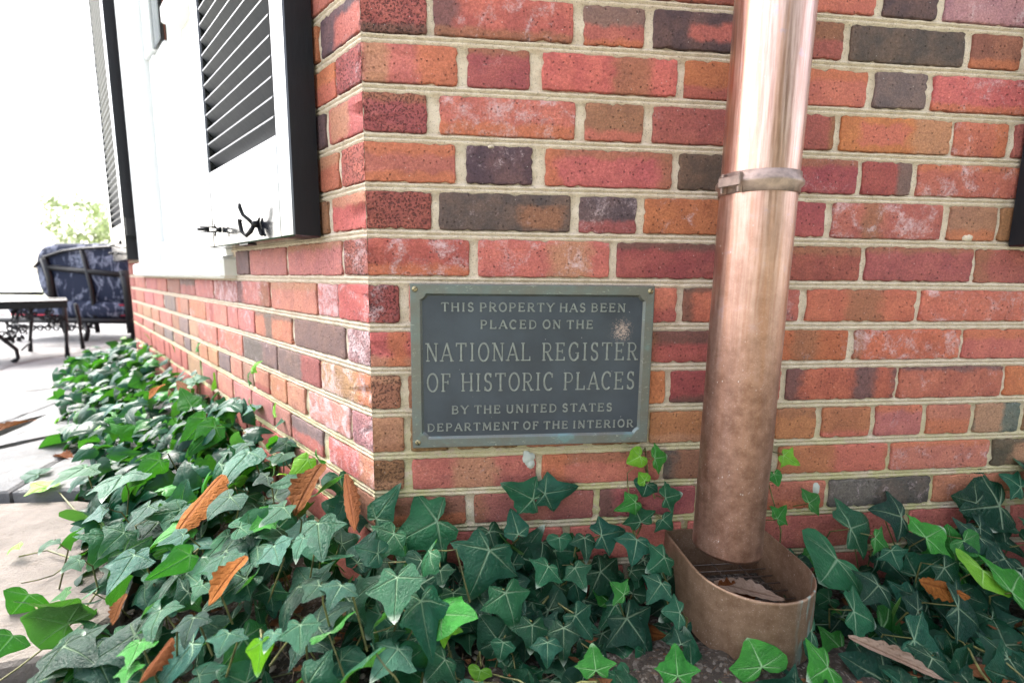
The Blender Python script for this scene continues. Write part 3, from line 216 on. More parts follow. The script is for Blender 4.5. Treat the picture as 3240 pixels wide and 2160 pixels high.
# ------------------------------------------------------------------ materials
class NT:
    def __init__(s, name):
        s.m = bpy.data.materials.new(name); s.m.use_nodes = True
        s.t = s.m.node_tree; s.n = s.t.nodes; s.l = s.t.links; s.n.clear()
        s.out = s.n.new("ShaderNodeOutputMaterial"); s.p = s.n.new("ShaderNodeBsdfPrincipled")
        s.l.new(s.p.outputs[0], s.out.inputs[0])
    def set(s, sock, v):
        if hasattr(v, 'is_output'): s.l.new(v, sock)
        else:
            if isinstance(v, (tuple, list)) and len(v) == 3 and sock.type == 'RGBA': v = (*v, 1)
            sock.default_value = v
    def math(s, op, a, b=0.0, c=0.0, clamp=False):
        n = s.n.new("ShaderNodeMath"); n.operation = op; n.use_clamp = clamp
        s.set(n.inputs[0], a); s.set(n.inputs[1], b); s.set(n.inputs[2], c); return n.outputs[0]
    def vmath(s, op, a, b=(0, 0, 0)):
        n = s.n.new("ShaderNodeVectorMath"); n.operation = op
        s.set(n.inputs[0], a); s.set(n.inputs[1], b); return n.outputs[0]
    def mix(s, f, a, b, mode='MIX'):
        n = s.n.new("ShaderNodeMix"); n.data_type = 'RGBA'; n.blend_type = mode
        s.set(n.inputs[0], f); s.set(n.inputs[6], a); s.set(n.inputs[7], b); return n.outputs[2]
    def noise(s, vec, scale, detail=4, rough=0.6, dist=0.0, color=False):
        n = s.n.new("ShaderNodeTexNoise"); s.set(n.inputs['Scale'], scale); s.set(n.inputs['Detail'], detail)
        s.set(n.inputs['Roughness'], rough); s.set(n.inputs['Distortion'], dist)
        if vec is not None: s.l.new(vec, n.inputs['Vector'])
        return n.outputs['Color' if color else 'Fac']
    def voro(s, vec, scale, feat='F1', out='Distance'):
        n = s.n.new("ShaderNodeTexVoronoi"); n.feature = feat; s.set(n.inputs['Scale'], scale)
        if vec is not None: s.l.new(vec, n.inputs['Vector'])
        return n.outputs[out]
    def ramp(s, x, a, b, lo=0.0, hi=1.0):
        n = s.n.new("ShaderNodeMapRange"); n.interpolation_type = 'SMOOTHSTEP'
        s.set(n.inputs[0], x); s.set(n.inputs[1], a); s.set(n.inputs[2], b); s.set(n.inputs[3], lo); s.set(n.inputs[4], hi)
        return n.outputs[0]
    def coord(s, kind='Object'):
        return s.n.new("ShaderNodeTexCoord").outputs[kind]
    def pos(s): return s.n.new("ShaderNodeNewGeometry").outputs['Position']
    def xyz(s, v):
        n = s.n.new("ShaderNodeSeparateXYZ"); s.l.new(v, n.inputs[0]); return n.outputs
    def comb(s, x, y, z):
        n = s.n.new("ShaderNodeCombineXYZ"); s.set(n.inputs[0], x); s.set(n.inputs[1], y); s.set(n.inputs[2], z); return n.outputs[0]
    def attr(s, name, typ='OBJECT', out='Color'):
        n = s.n.new("ShaderNodeAttribute"); n.attribute_type = typ; n.attribute_name = name; return n.outputs[out]
    def bump(s, h, strength=0.5, dist=0.001):
        n = s.n.new("ShaderNodeBump"); s.set(n.inputs['Strength'], strength); s.set(n.inputs['Distance'], dist)
        s.l.new(h, n.inputs['Height']); s.l.new(n.outputs[0], s.p.inputs['Normal']); return n.outputs[0]
    def pr(s, **k):
        for a, v in k.items():
            s.set(s.p.inputs[a.replace('_', ' ')], v)
        return s.m

def simple(name, col, rough=0.6, var=0.12, scale=30, bump=0.2, metal=0.0, dist=0.001, **k):
    t = NT(name); v = t.coord()
    f = t.noise(v, scale, 5)
    c = t.mix(t.ramp(f, .3, .7), tuple(x * (1 - var) for x in col), tuple(min(1, x * (1 + var)) for x in col))
    t.pr(Base_Color=c, Roughness=rough, Metallic=metal, **k)
    if bump: t.bump(t.noise(v, scale * 8, 4), bump, dist)
    return t.m

PAL = dict(R=(.47, .125, .096), O=(.45, .140, .066), M=(.32, .076, .070), D=(.088, .060, .064), K=(.095, .060, .044),
           T=(.40, .20, .115), N=(.27, .115, .062), G=(.130, .112, .095), P=(.40, .21, .20))

def zone_group():
    g = bpy.data.node_groups.new("Zone", 'ShaderNodeTree')
    for nm, ty in (('Base', 'NodeSocketColor'), ('UV', 'NodeSocketVector'), ('A', 'NodeSocketVector'), ('B', 'NodeSocketVector'), ('Col', 'NodeSocketColor')):
        g.interface.new_socket(nm, in_out='INPUT', socket_type=ty)
    g.interface.new_socket('Out', in_out='OUTPUT', socket_type='NodeSocketColor')
    n, l = g.nodes, g.links
    gi = n.new("NodeGroupInput"); go = n.new("NodeGroupOutput")
    def sep(o):
        q = n.new("ShaderNodeSeparateXYZ"); l.new(o, q.inputs[0]); return q.outputs
    uv, a, b = sep(gi.outputs['UV']), sep(gi.outputs['A']), sep(gi.outputs['B'])
    def edge(x, e, sgn, soft):
        m = n.new("ShaderNodeMath"); m.operation = 'SUBTRACT'
        l.new(x if sgn > 0 else e, m.inputs[0]); l.new(e if sgn > 0 else x, m.inputs[1])
        r = n.new("ShaderNodeMapRange"); r.interpolation_type = 'SMOOTHSTEP'
        l.new(m.outputs[0], r.inputs[0]); r.inputs[1].default_value = -soft; r.inputs[2].default_value = soft
        return r.outputs[0]
    def mul(x, y):
        m = n.new("ShaderNodeMath"); m.operation = 'MULTIPLY'; l.new(x, m.inputs[0]); l.new(y, m.inputs[1]); return m.outputs[0]
    f = mul(mul(edge(uv[0], a[0], 1, .06), edge(uv[0], a[1], -1, .06)), mul(edge(uv[1], a[2], 1, .09), edge(uv[1], b[0], -1, .09)))
    f = mul(f, b[1])
    mx = n.new("ShaderNodeMix"); mx.data_type = 'RGBA'
    l.new(f, mx.inputs[0]); l.new(gi.outputs['Base'], mx.inputs[6]); l.new(gi.outputs['Col'], mx.inputs[7])
    l.new(mx.outputs[2], go.inputs[0])
    return g
ZG = zone_group()

def brick_material(sfx):
    t = NT("brick" + sfx)
    o = t.vmath('ADD', t.coord(), t.attr('seed'))
    warp = t.vmath('SUBTRACT', t.noise(o, 45, 3, color=True), (.5, .5, .5))
    uvw = t.vmath('ADD', t.coord('UV'), t.vmath('MULTIPLY', warp, (.22, .42, 0)))
    big = t.noise(o, 22, 5, .65)
    base = t.attr('c1' + sfx)
    base = t.mix(t.ramp(big, .35, .68), t.mix(1.0, base, (.80, .76, .80), 'MULTIPLY'), t.mix(.10, base, (.55, .25, .15)))
    for k in range(3):
        g = t.n.new("ShaderNodeGroup"); g.node_tree = ZG
        t.l.new(base, g.inputs['Base']); t.l.new(uvw, g.inputs['UV'])
        t.l.new(t.attr('za%d%s' % (k, sfx)), g.inputs['A']); t.l.new(t.attr('zb%d%s' % (k, sfx)), g.inputs['B'])
        t.l.new(t.attr('zc%d%s' % (k, sfx)), g.inputs['Col'])
        base = g.outputs[0]
    cloud = t.math('MULTIPLY', t.ramp(t.noise(t.vmath('ADD', o, (7.1, 2.2, 4.4)), 34, 5, .7, .5), .50, .68), .42)
    base = t.mix(cloud, base, t.mix(1.0, base, (.62, .66, .74), 'MULTIPLY'))
    wp = t.xyz(t.attr('wp' + sfx))                 # white bloom, pits, -
    fine = t.noise(o, 300, 4, .8)
    base = t.mix(t.ramp(fine, .35, .75), t.mix(1.0, base, (.70, .68, .68), 'MULTIPLY'), t.mix(1.0, base, (1.28, 1.30, 1.34), 'MULTIPLY'))
    blob = t.noise(o, 30, 3, .6, .8)
    grain = t.noise(o, 260, 6, .8, .6)
    eff = t.math('ADD', t.math('MULTIPLY', blob, .9), t.math('MULTIPLY', grain, .75))
    thr = t.math('MULTIPLY_ADD', wp[0], -.36, 1.07)
    effm = t.ramp(eff, thr, t.math('ADD', thr, .27))
    effm = t.math('MULTIPLY', effm, t.ramp(wp[0], -.1, .2))
    base = t.mix(t.math('MULTIPLY', effm, .66), base, (.62, .47, .49))
    # fired sand pits and small voids
    vor = t.voro(t.vmath('ADD', o, t.vmath('MULTIPLY', t.noise(o, 300, 2, color=True), (.004, .004, .004))), 270); pitn = t.noise(o, 120, 3, .7)
    cut = t.math('MULTIPLY', wp[1], t.math('MULTIPLY', t.ramp(vor, .46, .22), t.ramp(pitn, .36, .52)))
    voids = t.math('MULTIPLY', t.ramp(t.voro(o, 120), .20, .09), t.ramp(t.noise(o, 40, 2), .40, .52))
    dark = t.math('MAXIMUM', cut, voids)
    base = t.mix(t.math('MULTIPLY', dark, .50), base, (.03, .016, .014))
    speck = t.ramp(t.voro(t.vmath('ADD', o, (3.3, 1.7, 9.1)), 75), .07, .03)
    base = t.mix(t.math('MULTIPLY', speck, .55), base, (.62, .58, .56))
    # shadow line under each brick painted on its lower arris, faint moss low on the wall
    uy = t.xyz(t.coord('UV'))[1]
    arris_shade = t.math('MULTIPLY', t.ramp(t.math('ADD', uy, t.math('MULTIPLY', t.noise(o, 90, 3), .16)), .13, .05), .55)
    base = t.mix(arris_shade, base, (.035, .02, .018))
    t.pr(Base_Color=base, Roughness=t.ramp(big, .2, .8, .72, .92))
    t.p.inputs['Specular IOR Level'].default_value = .35
    h = t.math('ADD', t.math('MULTIPLY', t.noise(o, 230, 5, .75), .8), t.math('MULTIPLY', big, 1.4))
    h = t.math('SUBTRACT', h, t.math('MULTIPLY', dark, 1.7))
    h = t.math('ADD', h, t.math('MULTIPLY', effm, .25))
    t.bump(h, 1.0, .0021)
    return t.m
BRICK = brick_material(''); BRICK_S = brick_material('s')

def mortar_material():
    t = NT("mortar"); p = t.pos(); z = t.xyz(p)[2]
    a = t.noise(p, 700, 4, .8); b = t.noise(p, 60, 5, .65); c = t.noise(p, 9, 3)
    col = t.mix(t.ramp(b, .3, .7), (.58, .465, .355), (.72, .61, .50))
    col = t.mix(t.math('MULTIPLY', t.ramp(a, .58, .74), .55), col, (.72, .66, .56))
    col = t.mix(t.math('MULTIPLY', t.ramp(t.noise(p, 420, 3, .8), .44, .34), .75), col, (.19, .145, .10))
    low = t.ramp(z, .46, .16)
    moss = t.math('MULTIPLY', t.math('MULTIPLY', t.ramp(c, .32, .56), low), t.ramp(b, .34, .52))
    col = t.mix(t.math('MULTIPLY', moss, .66), col, (.42, .41, .14))
    t.pr(Base_Color=col, Roughness=.95)
    t.p.inputs['Specular IOR Level'].default_value = .2
    t.bump(t.math('ADD', t.noise(p, 380, 4, .8), t.math('MULTIPLY', b, 1.2)), 1.0, .0032)
    return t.m
MORTAR = mortar_material()

def enamel(name, col, rough=.13, spec=.8, coat=.6, bscale=60, bstr=.12):
    t = NT(name); v = t.coord()
    t.pr(Base_Color=t.mix(t.noise(v, 40, 4), col, tuple(c * 1.5 for c in col)), Roughness=rough, Coat_Weight=coat, Coat_Roughness=.08)
    t.p.inputs['IOR'].default_value = 1.6
    t.p.inputs['Specular IOR Level'].default_value = spec
    st = t.vmath('MULTIPLY', v, (1, 1, .25))
    t.bump(t.math('ADD', t.noise(st, bscale, 3), t.math('MULTIPLY', t.noise(v, 600, 2), .25)), bstr, .0012)
    return t.m
BLACK = enamel("black_paint", (.006, .007, .010), .15, .55, .25, 60, .10)
BLACK_SAT = enamel("black_paint_worn", (.006, .007, .010), .50, .22, .0, 90, .6)
IRON = enamel("black_iron", (.006, .006, .008), .42, .22, .0, 200, .3)
WHITE = simple("white_paint", (.72, .73, .74), .45, .03, 12, .15)
SILLW = simple("white_sill_paint", (.78, .77, .74), .5, .06, 14, .3)

def glass_material():
    t = NT("window_glass"); t.pr(Base_Color=(.05, .06, .07), Roughness=.03); t.p.inputs['IOR'].default_value = 1.52
    t.p.inputs['Specular IOR Level'].default_value = .7
    t.bump(t.noise(t.coord(), 5, 2), .05, .01); return t.m
GLASS = glass_material()

def copper_material(name, worn):
    t = NT(name); p = t.pos(); z = t.xyz(p)[2]
    st = t.vmath('MULTIPLY', p, (1, 1, .045))
    s1 = t.noise(st, 260, 4, .65); s2 = t.noise(st, 60, 3); n = t.noise(p, 55, 6, .7); n2 = t.noise(p, 9, 4)
    bright = t.mix(t.ramp(s1, .3, .7), (.55, .31, .245), (.86, .60, .52))  # vertical reflection streaks painted into the bright copper
    bright = t.mix(t.math('MULTIPLY', t.ramp(s2, .52, .66), .55), bright, (.72, .36, .22))
    bright = t.mix(t.math('MULTIPLY', t.ramp(n, .58, .70), .5), bright, (.50, .42, .52))
    dull = t.mix(t.ramp(n, .3, .7), *(((.145, .084, .047), (.235, .150, .095)) if worn else ((.175, .090, .064), (.315, .180, .140))))
    dull = t.mix(t.math('MULTIPLY', t.ramp(t.noise(p, 420, 3, .8), .55, .7), .5), dull, (.46, .33, .27))
    w = t.math('ADD', t.ramp(z, .92, .22), t.math('MULTIPLY', t.math('SUBTRACT', n2, .5), .8)) if not worn else 1.0
    w = t.ramp(w, .0, 1.0, .22, .95) if not worn else .96
    col = t.mix(w, bright, dull)
    if worn:
        drip = t.math('MULTIPLY', t.ramp(t.noise(t.vmath('MULTIPLY', p, (1, 1, .16)), 60, 3, .6), .50, .56), t.math('MULTIPLY', t.ramp(t.xyz(p)[0], .595, .615), t.ramp(t.xyz(p)[1], -.12, -.16)))
        col = t.mix(t.math('MULTIPLY', drip, .75), col, (.24, .33, .31))
    # lime splashes
    vz = t.voro(t.vmath('MULTIPLY', p, (1, 1, .6)), 130)
    sp = t.math('MULTIPLY', t.ramp(vz, .13, .07), t.ramp(t.noise(p, 16, 3), .47, .60))
    sp = t.math('MAXIMUM', sp, t.math('MULTIPLY', t.ramp(t.voro(p, 380), .22, .12), t.math('MULTIPLY', t.ramp(n, .5, .6), t.ramp(z, .75, .2))))
    col = t.mix(t.math('MULTIPLY', sp, .6), col, (.60, .54, .52))
    rough = t.math('MULTIPLY_ADD', w, .24, t.ramp(s1, .3, .7, .24, .36)) if not worn else .5
    t.pr(Base_Color=col, Roughness=rough, Metallic=t.math('SUBTRACT', 1.0, t.math('MULTIPLY', sp, .9)) if not worn else .55)
    t.bump(t.math('ADD', t.math('MULTIPLY', s1, .5), t.math('MULTIPLY', n, .8)), .22, .0006)
    return t.m
COPPER = copper_material("copper_pipe", False); COPPER_W = copper_material("copper_basin", True)

def leaf_material():
    t = NT("ivy_leaf"); v = t.coord()
    info = t.n.new("ShaderNodeObjectInfo")
    tint = t.attr('tint'); vein = t.attr('vein', 'GEOMETRY', 'Fac'); tip_sheen = t.attr('tip_sheen', 'GEOMETRY', 'Fac')
    o = t.vmath('ADD', v, t.comb(t.math('MULTIPLY', info.outputs['Random'], 17.0), 0, 0))
    n = t.noise(o, 3.5, 5, .65)
    c = t.mix(t.ramp(n, .3, .7), t.mix(1.0, tint, (.72, .78, .80), 'MULTIPLY'), t.mix(1.0, tint, (1.28, 1.2, 1.15), 'MULTIPLY'))
    c = t.mix(1.0, c, t.mix(info.outputs['Random'], (.72, .80, .95), (1.22, 1.15, .9)), 'MULTIPLY')
    vc = t.mix(.40, t.mix(1.0, tint, (1.7, 1.6, 1.6), 'MULTIPLY'), (.46, .58, .38))
    c = t.mix(t.math('MULTIPLY', t.ramp(vein, .05, .8), .80), c, vc)
    c = t.mix(t.math('MULTIPLY', tip_sheen, t.ramp(info.outputs['Random'], .35, .8, 0, .75)), c, (.50, .56, .47))  # specular glint on the lobe tips painted into the leaf colour
    c = t.mix(t.math('MULTIPLY', t.ramp(t.voro(o, 9), .06, .03), .5), c, (.3, .2, .08))
    geo = t.n.new("ShaderNodeNewGeometry")
    back = t.mix(.55, c, (.13, .25, .07))
    col = t.mix(geo.outputs['Backfacing'], c, back)
    t.pr(Base_Color=col, Roughness=t.ramp(t.noise(o, 8, 3),   .3, .7, .32, .50))
    t.p.inputs['Specular IOR Level'].default_value = .17
    t.bump(t.math('SUBTRACT', t.math('MULTIPLY', t.noise(o, 18, 4), .5), t.math('MULTIPLY', vein, .35)), .35, .03)
    tr = t.n.new("ShaderNodeBsdfTranslucent")
    t.l.new(t.mix(1.0, t.mix(.35, tint, (.10, .30, .01)), (1.9, 2.3, .9), 'MULTIPLY'), tr.inputs[0])
    mx = t.n.new("ShaderNodeMixShader"); mx.inputs[0].default_value = .15
    t.l.new(t.p.outputs[0], mx.inputs[1]); t.l.new(tr.outputs[0], mx.inputs[2]); t.l.new(mx.outputs[0], t.out.inputs[0])
    return t.m
LEAF = leaf_material()

def dry_material():
    t = NT("dry_leaf"); v = t.coord()
    tint = t.attr('tint'); vein = t.attr('vein', 'GEOMETRY', 'Fac')
    n = t.noise(v, 4, 6, .7)
    c = t.mix(t.ramp(n, .3, .7), t.mix(1.0, tint, (.66, .6, .55), 'MULTIPLY'), tint)
    c = t.mix(t.math('MULTIPLY', t.ramp(t.noise(v, 22, 3, .7), .62, .7), .7), c, (.05, .025, .015))
    c = t.mix(t.math('MULTIPLY', vein, .8), c, t.mix(1.0, tint, (.35, .26, .2), 'MULTIPLY'))
    t.pr(Base_Color=c, Roughness=.75); t.p.inputs['Specular IOR Level'].default_value = .12; t.bump(t.math('SUBTRACT', n, t.math('MULTIPLY', vein, .5)), .5, .06)
    tr = t.n.new("ShaderNodeBsdfTranslucent"); t.l.new(tint, tr.inputs[0])
    mx = t.n.new("ShaderNodeMixShader"); mx.inputs[0].default_value = .18
    t.l.new(t.p.outputs[0], mx.inputs[1]); t.l.new(tr.outputs[0], mx.inputs[2]); t.l.new(mx.outputs[0], t.out.inputs[0])
    return t.m
DRY = dry_material()
STEM = simple("ivy_stem", (.10, .10, .03), .6, .5, 60, .3)

def soil_material():
    t = NT("soil"); p = t.pos()
    a = t.noise(p, 40, 8, .75); b = t.noise(p, 330, 4, .8); v = t.voro(p, 210, 'F1', 'Color'); d = t.voro(p, 210)
    c = t.mix(t.ramp(a, .3, .7), (.020, .014, .010), (.075, .055, .041))
    c = t.mix(t.math('MULTIPLY', t.ramp(t.xyz(v)[0], .70, .80), .55), c, t.mix(t.xyz(v)[1], (.13, .11, .095), (.30, .27, .24)))
    c = t.mix(t.ramp(b, .62, .72), c, (.20, .17, .14))
    c = t.mix(t.math('MULTIPLY', t.ramp(t.noise(t.vmath('MULTIPLY', p, (1, 2.5, 1)), 70, 3, .6, 1.5), .58, .66), .7), c, (.12, .06, .03))
    t.pr(Base_Color=c, Roughness=.95); t.bump(t.math('ADD', t.math('SUBTRACT', a, t.math('MULTIPLY', d, .6)), b), 1.0, .008); return t.m
SOIL = soil_material()

def stone_material(name, c0, c1, warm):
    t = NT(name); p = t.pos()
    st = t.vmath('MULTIPLY', p, (1, 2.2, 1))
    a = t.noise(p, 5, 6, .65); b = t.noise(st, 38, 8, .72); f = t.noise(p, 300, 4, .75)
    c = t.mix(t.ramp(a, .3, .7), c0, c1)
    c = t.mix(t.math('MULTIPLY', t.ramp(b, .5, .72), .45), c, warm)
    c = t.mix(t.math('MULTIPLY', t.ramp(f, .40, .30), .7), c, (.07, .06, .05))
    c = t.mix(t.math('MULTIPLY', t.ramp(t.noise(p, 2.3, 5, .7), .50, .66), .45), c, t.mix(1.0, c, (.55, .50, .46), 'MULTIPLY'))
    t.pr(Base_Color=c, Roughness=.75); t.bump(t.math('ADD', t.math('MULTIPLY', b, 2.4), f), 1.0, .006); return t.m
FLAG = stone_material("bluestone", (.155, .16, .17), (.26, .26, .265), (.20, .18, .15))
FLAG_W = stone_material("sandstone", (.165, .138, .12), (.275, .238, .21), (.21, .15, .10))
GRASS = simple("pale_lawn", (.30, .34, .14), .9, .4, 3, .3)

# ------------------------------------------------------------------ the house: brick walls, window
house = thing('brick_house', 'red brick house corner in mixed red, orange and dark bricks with sandy mortar joints', 'house')

def jz(J, j, u):
    a, b = J[j]; return a + b * u

def parse_style(o, st, sfx=''):
    tk = st.split(); wv = pv = 0.0; zones = []
    for q in tk[1:]:
        if q[0] == 'w': wv = float(q[1:])
        elif q[0] == 'p': pv = float(q[1:])
        elif q == 'cr': pass
        else:
            f = q.split(':'); col = PAL[f[1]]
            if f[0] == 'v':
                x0, x1 = float(f[2]), float(f[3]); y0, y1 = (float(f[4]), float(f[5])) if len(f) > 4 else (-1, 2)
                zones.append((x0, x1, y0, y1, .78, col))
            else:
                a = float(f[2])
                b = dict(t=(-1, 2, 1 - a, 2), b=(-1, 2, -1, a), l=(-1, a, -1, 2), r=(1 - a, 2, -1, 2))[f[0]]
                zones.append((*b, .72, col))
    c = PAL[tk[0]]; k = random.uniform(.86, 1.12)
    o['c1' + sfx] = [c[0] * k * random.uniform(.95, 1.05), c[1] * k * random.uniform(.85, 1.18), c[2] * k * random.uniform(.85, 1.15)]
    zones = zones[:3] + [(0, 0, 0, 0, 0.0, (0, 0, 0))] * (3 - len(zones[:3]))
    for i, (x0, x1, y0, y1, am, cc) in enumerate(zones):
        o['za%d%s' % (i, sfx)] = [float(x0), float(x1), float(y0)]
        o['zb%d%s' % (i, sfx)] = [float(y1), float(am), 0.0]
        o['zc%d%s' % (i, sfx)] = [float(x) for x in cc]
    o['wp' + sfx] = [wv, max(pv, .12), 0.0]
    if not sfx: o['seed'] = [random.uniform(0, 50), random.uniform(0, 50), random.uniform(0, 50)]

def brick_shell(u0, u1, zb, zt, dv=0.0, open_l=False, open_r=False, step=.0075):
    """one brick face with worn arrises; zb, zt are functions of u. local frame u, v (into wall), z"""
    r = .0035; pts = []
    def side(n, f):
        for i in range(n): pts.append(f((i + .5) / n))
    nu = max(3, int((u1 - u0) / step)); nz = max(3, int((zt(u0) - zb(u0)) / step))
    ph = [random.uniform(0, 99) for _ in range(4)]
    chip = [random.random() for _ in range(200)]
    def jit(i, t, k):
        j = .0016 * mnoise.noise(Vector((t * (8 if k % 2 == 0 else 3), ph[k], 0))) + .0006 * random.uniform(-1, 1)
        if chip[i % 200] > .90: j += random.uniform(.0010, .0030)
        return j
    rr_l = 0 if open_l else r; rr_r = 0 if open_r else r
    P = []
    for i in range(nu):
        t = (i + .5) / nu; u = u0 + rr_l + (u1 - u0 - rr_l - rr_r) * t
        P.append((u, zb(u) + jit(i, t, 0), 0))
    if not open_r: P.append((u1 - r * .35, zb(u1) + r * .35, 0))
    else: P.append((u1, zb(u1), 1))
    for i in range(nz):
        t = (i + .5) / nz; z = zb(u1) + rr_r + (zt(u1) - zb(u1) - 2 * rr_r) * t
        P.append((u1 - (0 if open_r else jit(i + 40, t, 1)), z, 1 if open_r else 0))
    if not open_r: P.append((u1 - r * .35, zt(u1) - r * .35, 0))
    else: P.append((u1, zt(u1), 1))
    for i in range(nu):
        t = 1 - (i + .5) / nu; u = u0 + rr_l + (u1 - u0 - rr_l - rr_r) * t
        P.append((u, zt(u) - jit(i + 80, t, 2), 0))
    if not open_l: P.append((u0 + r * .35, zt(u0) - r * .35, 0))
    else: P.append((u0, zt(u0), 1))
    for i in range(nz):
        t = 1 - (i + .5) / nz; z = zb(u0) + rr_l + (zt(u0) - zb(u0) - 2 * rr_l) * t
        P.append((u0 + (0 if open_l else jit(i + 120, t, 3)), z, 1 if open_l else 0))
    if not open_l: P.append((u0 + r * .35, zb(u0) + r * .35, 0))
    else: P.append((u0, zb(u0), 1))
    uc = u1 if open_r else (u0 if open_l else (u0 + u1) / 2)
    zc = (zb(u0) + zt(u0)) / 2; w = (u1 - u0) if (open_l or open_r) else (u1 - u0) / 2; h = (zt(u0) - zb(u0)) / 2
    rings = ((.016, 0), (.0016, 0), (.0004, .0007), (0, .0022), (-.0002, .012))
    V = []; n = len(P)
    for ri, (d, ins) in enumerate(rings):
        for (u, z, op) in P:
            uu = uc + (u - uc) * (1 - ins / w); zz = zc + (z - zc) * (1 - (ins / h if ri < 4 else .45))
            if op: uu = u
            dd = 0.0 if op else d + dv + (random.uniform(-.00035, .00035) if ri >= 3 else 0)
            V.append((uu, dd, zz))
    F = []
    for ri in range(len(rings) - 1):
        for k in range(n):
            a, b = ri * n + k, ri * n + (k + 1) % n
            F.append((a, b, b + n, a + n))
    F.append(tuple((len(rings) - 1) * n + k for k in range(n)))
    zl, zh = zc - h, zc + h
    UV = [((u - u0) / (u1 - u0), (z - zl) / (zh - zl)) for (u, d, z) in V]
    return V, F, UV

JT = .0062      # half joint
def zfun(J, row):
    jt_t = random.uniform(.0066, .0080); jt_b = random.uniform(.0064, .0078)
    return (lambda u: jz(J, row + 1, u) + jt_b), (lambda u: jz(J, row, u) - jt_t)

def add_brick(row, u0, u1, st, J, M, mesh_parent):
    zb, zt = zfun(J, row)
    V, F, UV = brick_shell(u0, u1, zb, zt, random.uniform(-.0012, .0008))
    c = Vector(((u0 + u1) / 2, 0, (zb(u0) + zt(u0)) / 2))
    o = mesh_obj('brick', [Vector(v) - c for v in V], F, BRICK, mesh_parent, True, UV, M=M @ Matrix.Translation(c))
    parse_style(o, st)
    if row >= 9: o['c1'] = [o['c1'][0] * .93, o['c1'][1] * 1.22, o['c1'][2] * 1.12]
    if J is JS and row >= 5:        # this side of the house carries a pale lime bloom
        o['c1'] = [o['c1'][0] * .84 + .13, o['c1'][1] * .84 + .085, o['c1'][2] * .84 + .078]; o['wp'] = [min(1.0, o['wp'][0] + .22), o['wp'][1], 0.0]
    return o

for (row, u0, u1, st) in FRONT_BRICKS: 
    if row >= -1: add_brick(row, u0, u1, st, JF, MF, house)
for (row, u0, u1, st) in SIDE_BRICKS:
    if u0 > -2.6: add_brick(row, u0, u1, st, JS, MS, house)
for (row, uf, us, sf, ss) in QUOINS:
    zb, zt = zfun(JF, row)
    z0, z1 = zb(0), zt(0)
    V, F, UV = brick_shell(0, uf, zb, zt, 0, open_l=True)
    V2, F2, UV2 = brick_shell(us, 0, lambda u: z0, lambda u: z1, 0, open_r=True)
    c = Vector((0, 0, (z0 + z1) / 2)); n = len(V)
    verts = [Vector(v) - c for v in V] + [MS @ Vector(v) - c for v in V2]
    bis = (VF + VS).normalized()
    for i, v_ in enumerate(verts):      # worn arris at the corner
        w_ = v_ + c
        if abs(w_.x) < 1e-5 and abs(w_.y) < 1e-5:
            k_ = .0008 + .0010 * mnoise.noise(Vector((0, row * 3.1, w_.z * 150))) + max(0, mnoise.noise(Vector((5, row * 1.7, w_.z * 60))) - .25) * .006
            verts[i] = v_ + bis * max(k_, 0)
    faces = F + [tuple(i + n for i in f) for f in F2]
    o = mesh_obj('brick', verts, faces, None, house, True, UV + UV2, mats=[BRICK, BRICK_S], midx=[0] * len(F) + [1] * len(F2), loc=c)
    parse_style(o, sf); parse_style(o, ss, 's')

# the brickwork beyond the frame and above it: one mass, same make
def brick_mass(name, specs, J, M):
    V = []; F = []; UV = []
    for (row, u0, u1) in specs:
        zb, zt = zfun(J, row)
        v, f, uv = brick_shell(u0, u1, zb, zt, random.uniform(-.001, .001), step=.03)
        b = len(V); V += v; F += [tuple(i + b for i in q) for q in f]; UV += uv
    o = mesh_obj(name, V, F, BRICK, house, True, UV, M=M)
    parse_style(o, 'R w.3'); o['kind'] = 'stuff'
def flemish(u0, u1, phase):
    out = []; u = u0; k = phase
    while u < u1 - .03:
        w = .2 if k % 2 == 0 else .098
        out.append((u, min(u + w, u1))); u += w + .0125; k += 1
    return out
occF = {}; occS = {}
for (row, u0, u1, st) in FRONT_BRICKS: occF[row] = max(occF.get(row, 0), u1)
for (row, u0, u1, st) in SIDE_BRICKS:
    if u0 > -2.6: occS[row] = min(occS.get(row, 0), u0)
for (row, uf, us, a, b) in QUOINS: occS[row] = min(occS.get(row, 0), us)
JS2 = {k: v for k, v in JF.items()}
for k in range(16, 18): JF[k] = (JF[15][0] - .069 * (k - 15), 0); JS[k] = JF[k]
for k in range(-30, -5): JF[k] = (JF[-5][0] + .0691 * (-5 - k), 0); JS[k] = JF[k]
sp = []
for row in range(-28, 14):
    st = occF[row] + .0125 if row in occF else .002
    sp += [(row, a, b) for a, b in flemish(st, 2.9, row)]
brick_mass('brickwork', sp, JF, MF)
WIN0, WIN1, SILLZ = -2.12, -.70, .603
sp = []
for row in range(-28, 14):
    zt = JS[row][0]
    far = occS.get(row, 0) - .0125 if row in occS else -.002
    if zt > SILLZ + .03:            # beside the window
        if far > WIN1 + .03: sp += [(row, a, b) for a, b in flemish(WIN1 + .002, far, row)]
        sp += [(row, a, b) for a, b in flemish(-2.595, WIN0 - .004, row)]
    elif row == 5:
        sp += [(row, a, b) for a, b in flemish(-2.595, -2.17, row)]
    else:
        sp += [(row, a, b) for a, b in flemish(-2.595, far, row)]
brick_mass('brickwork', sp, JS, MS)

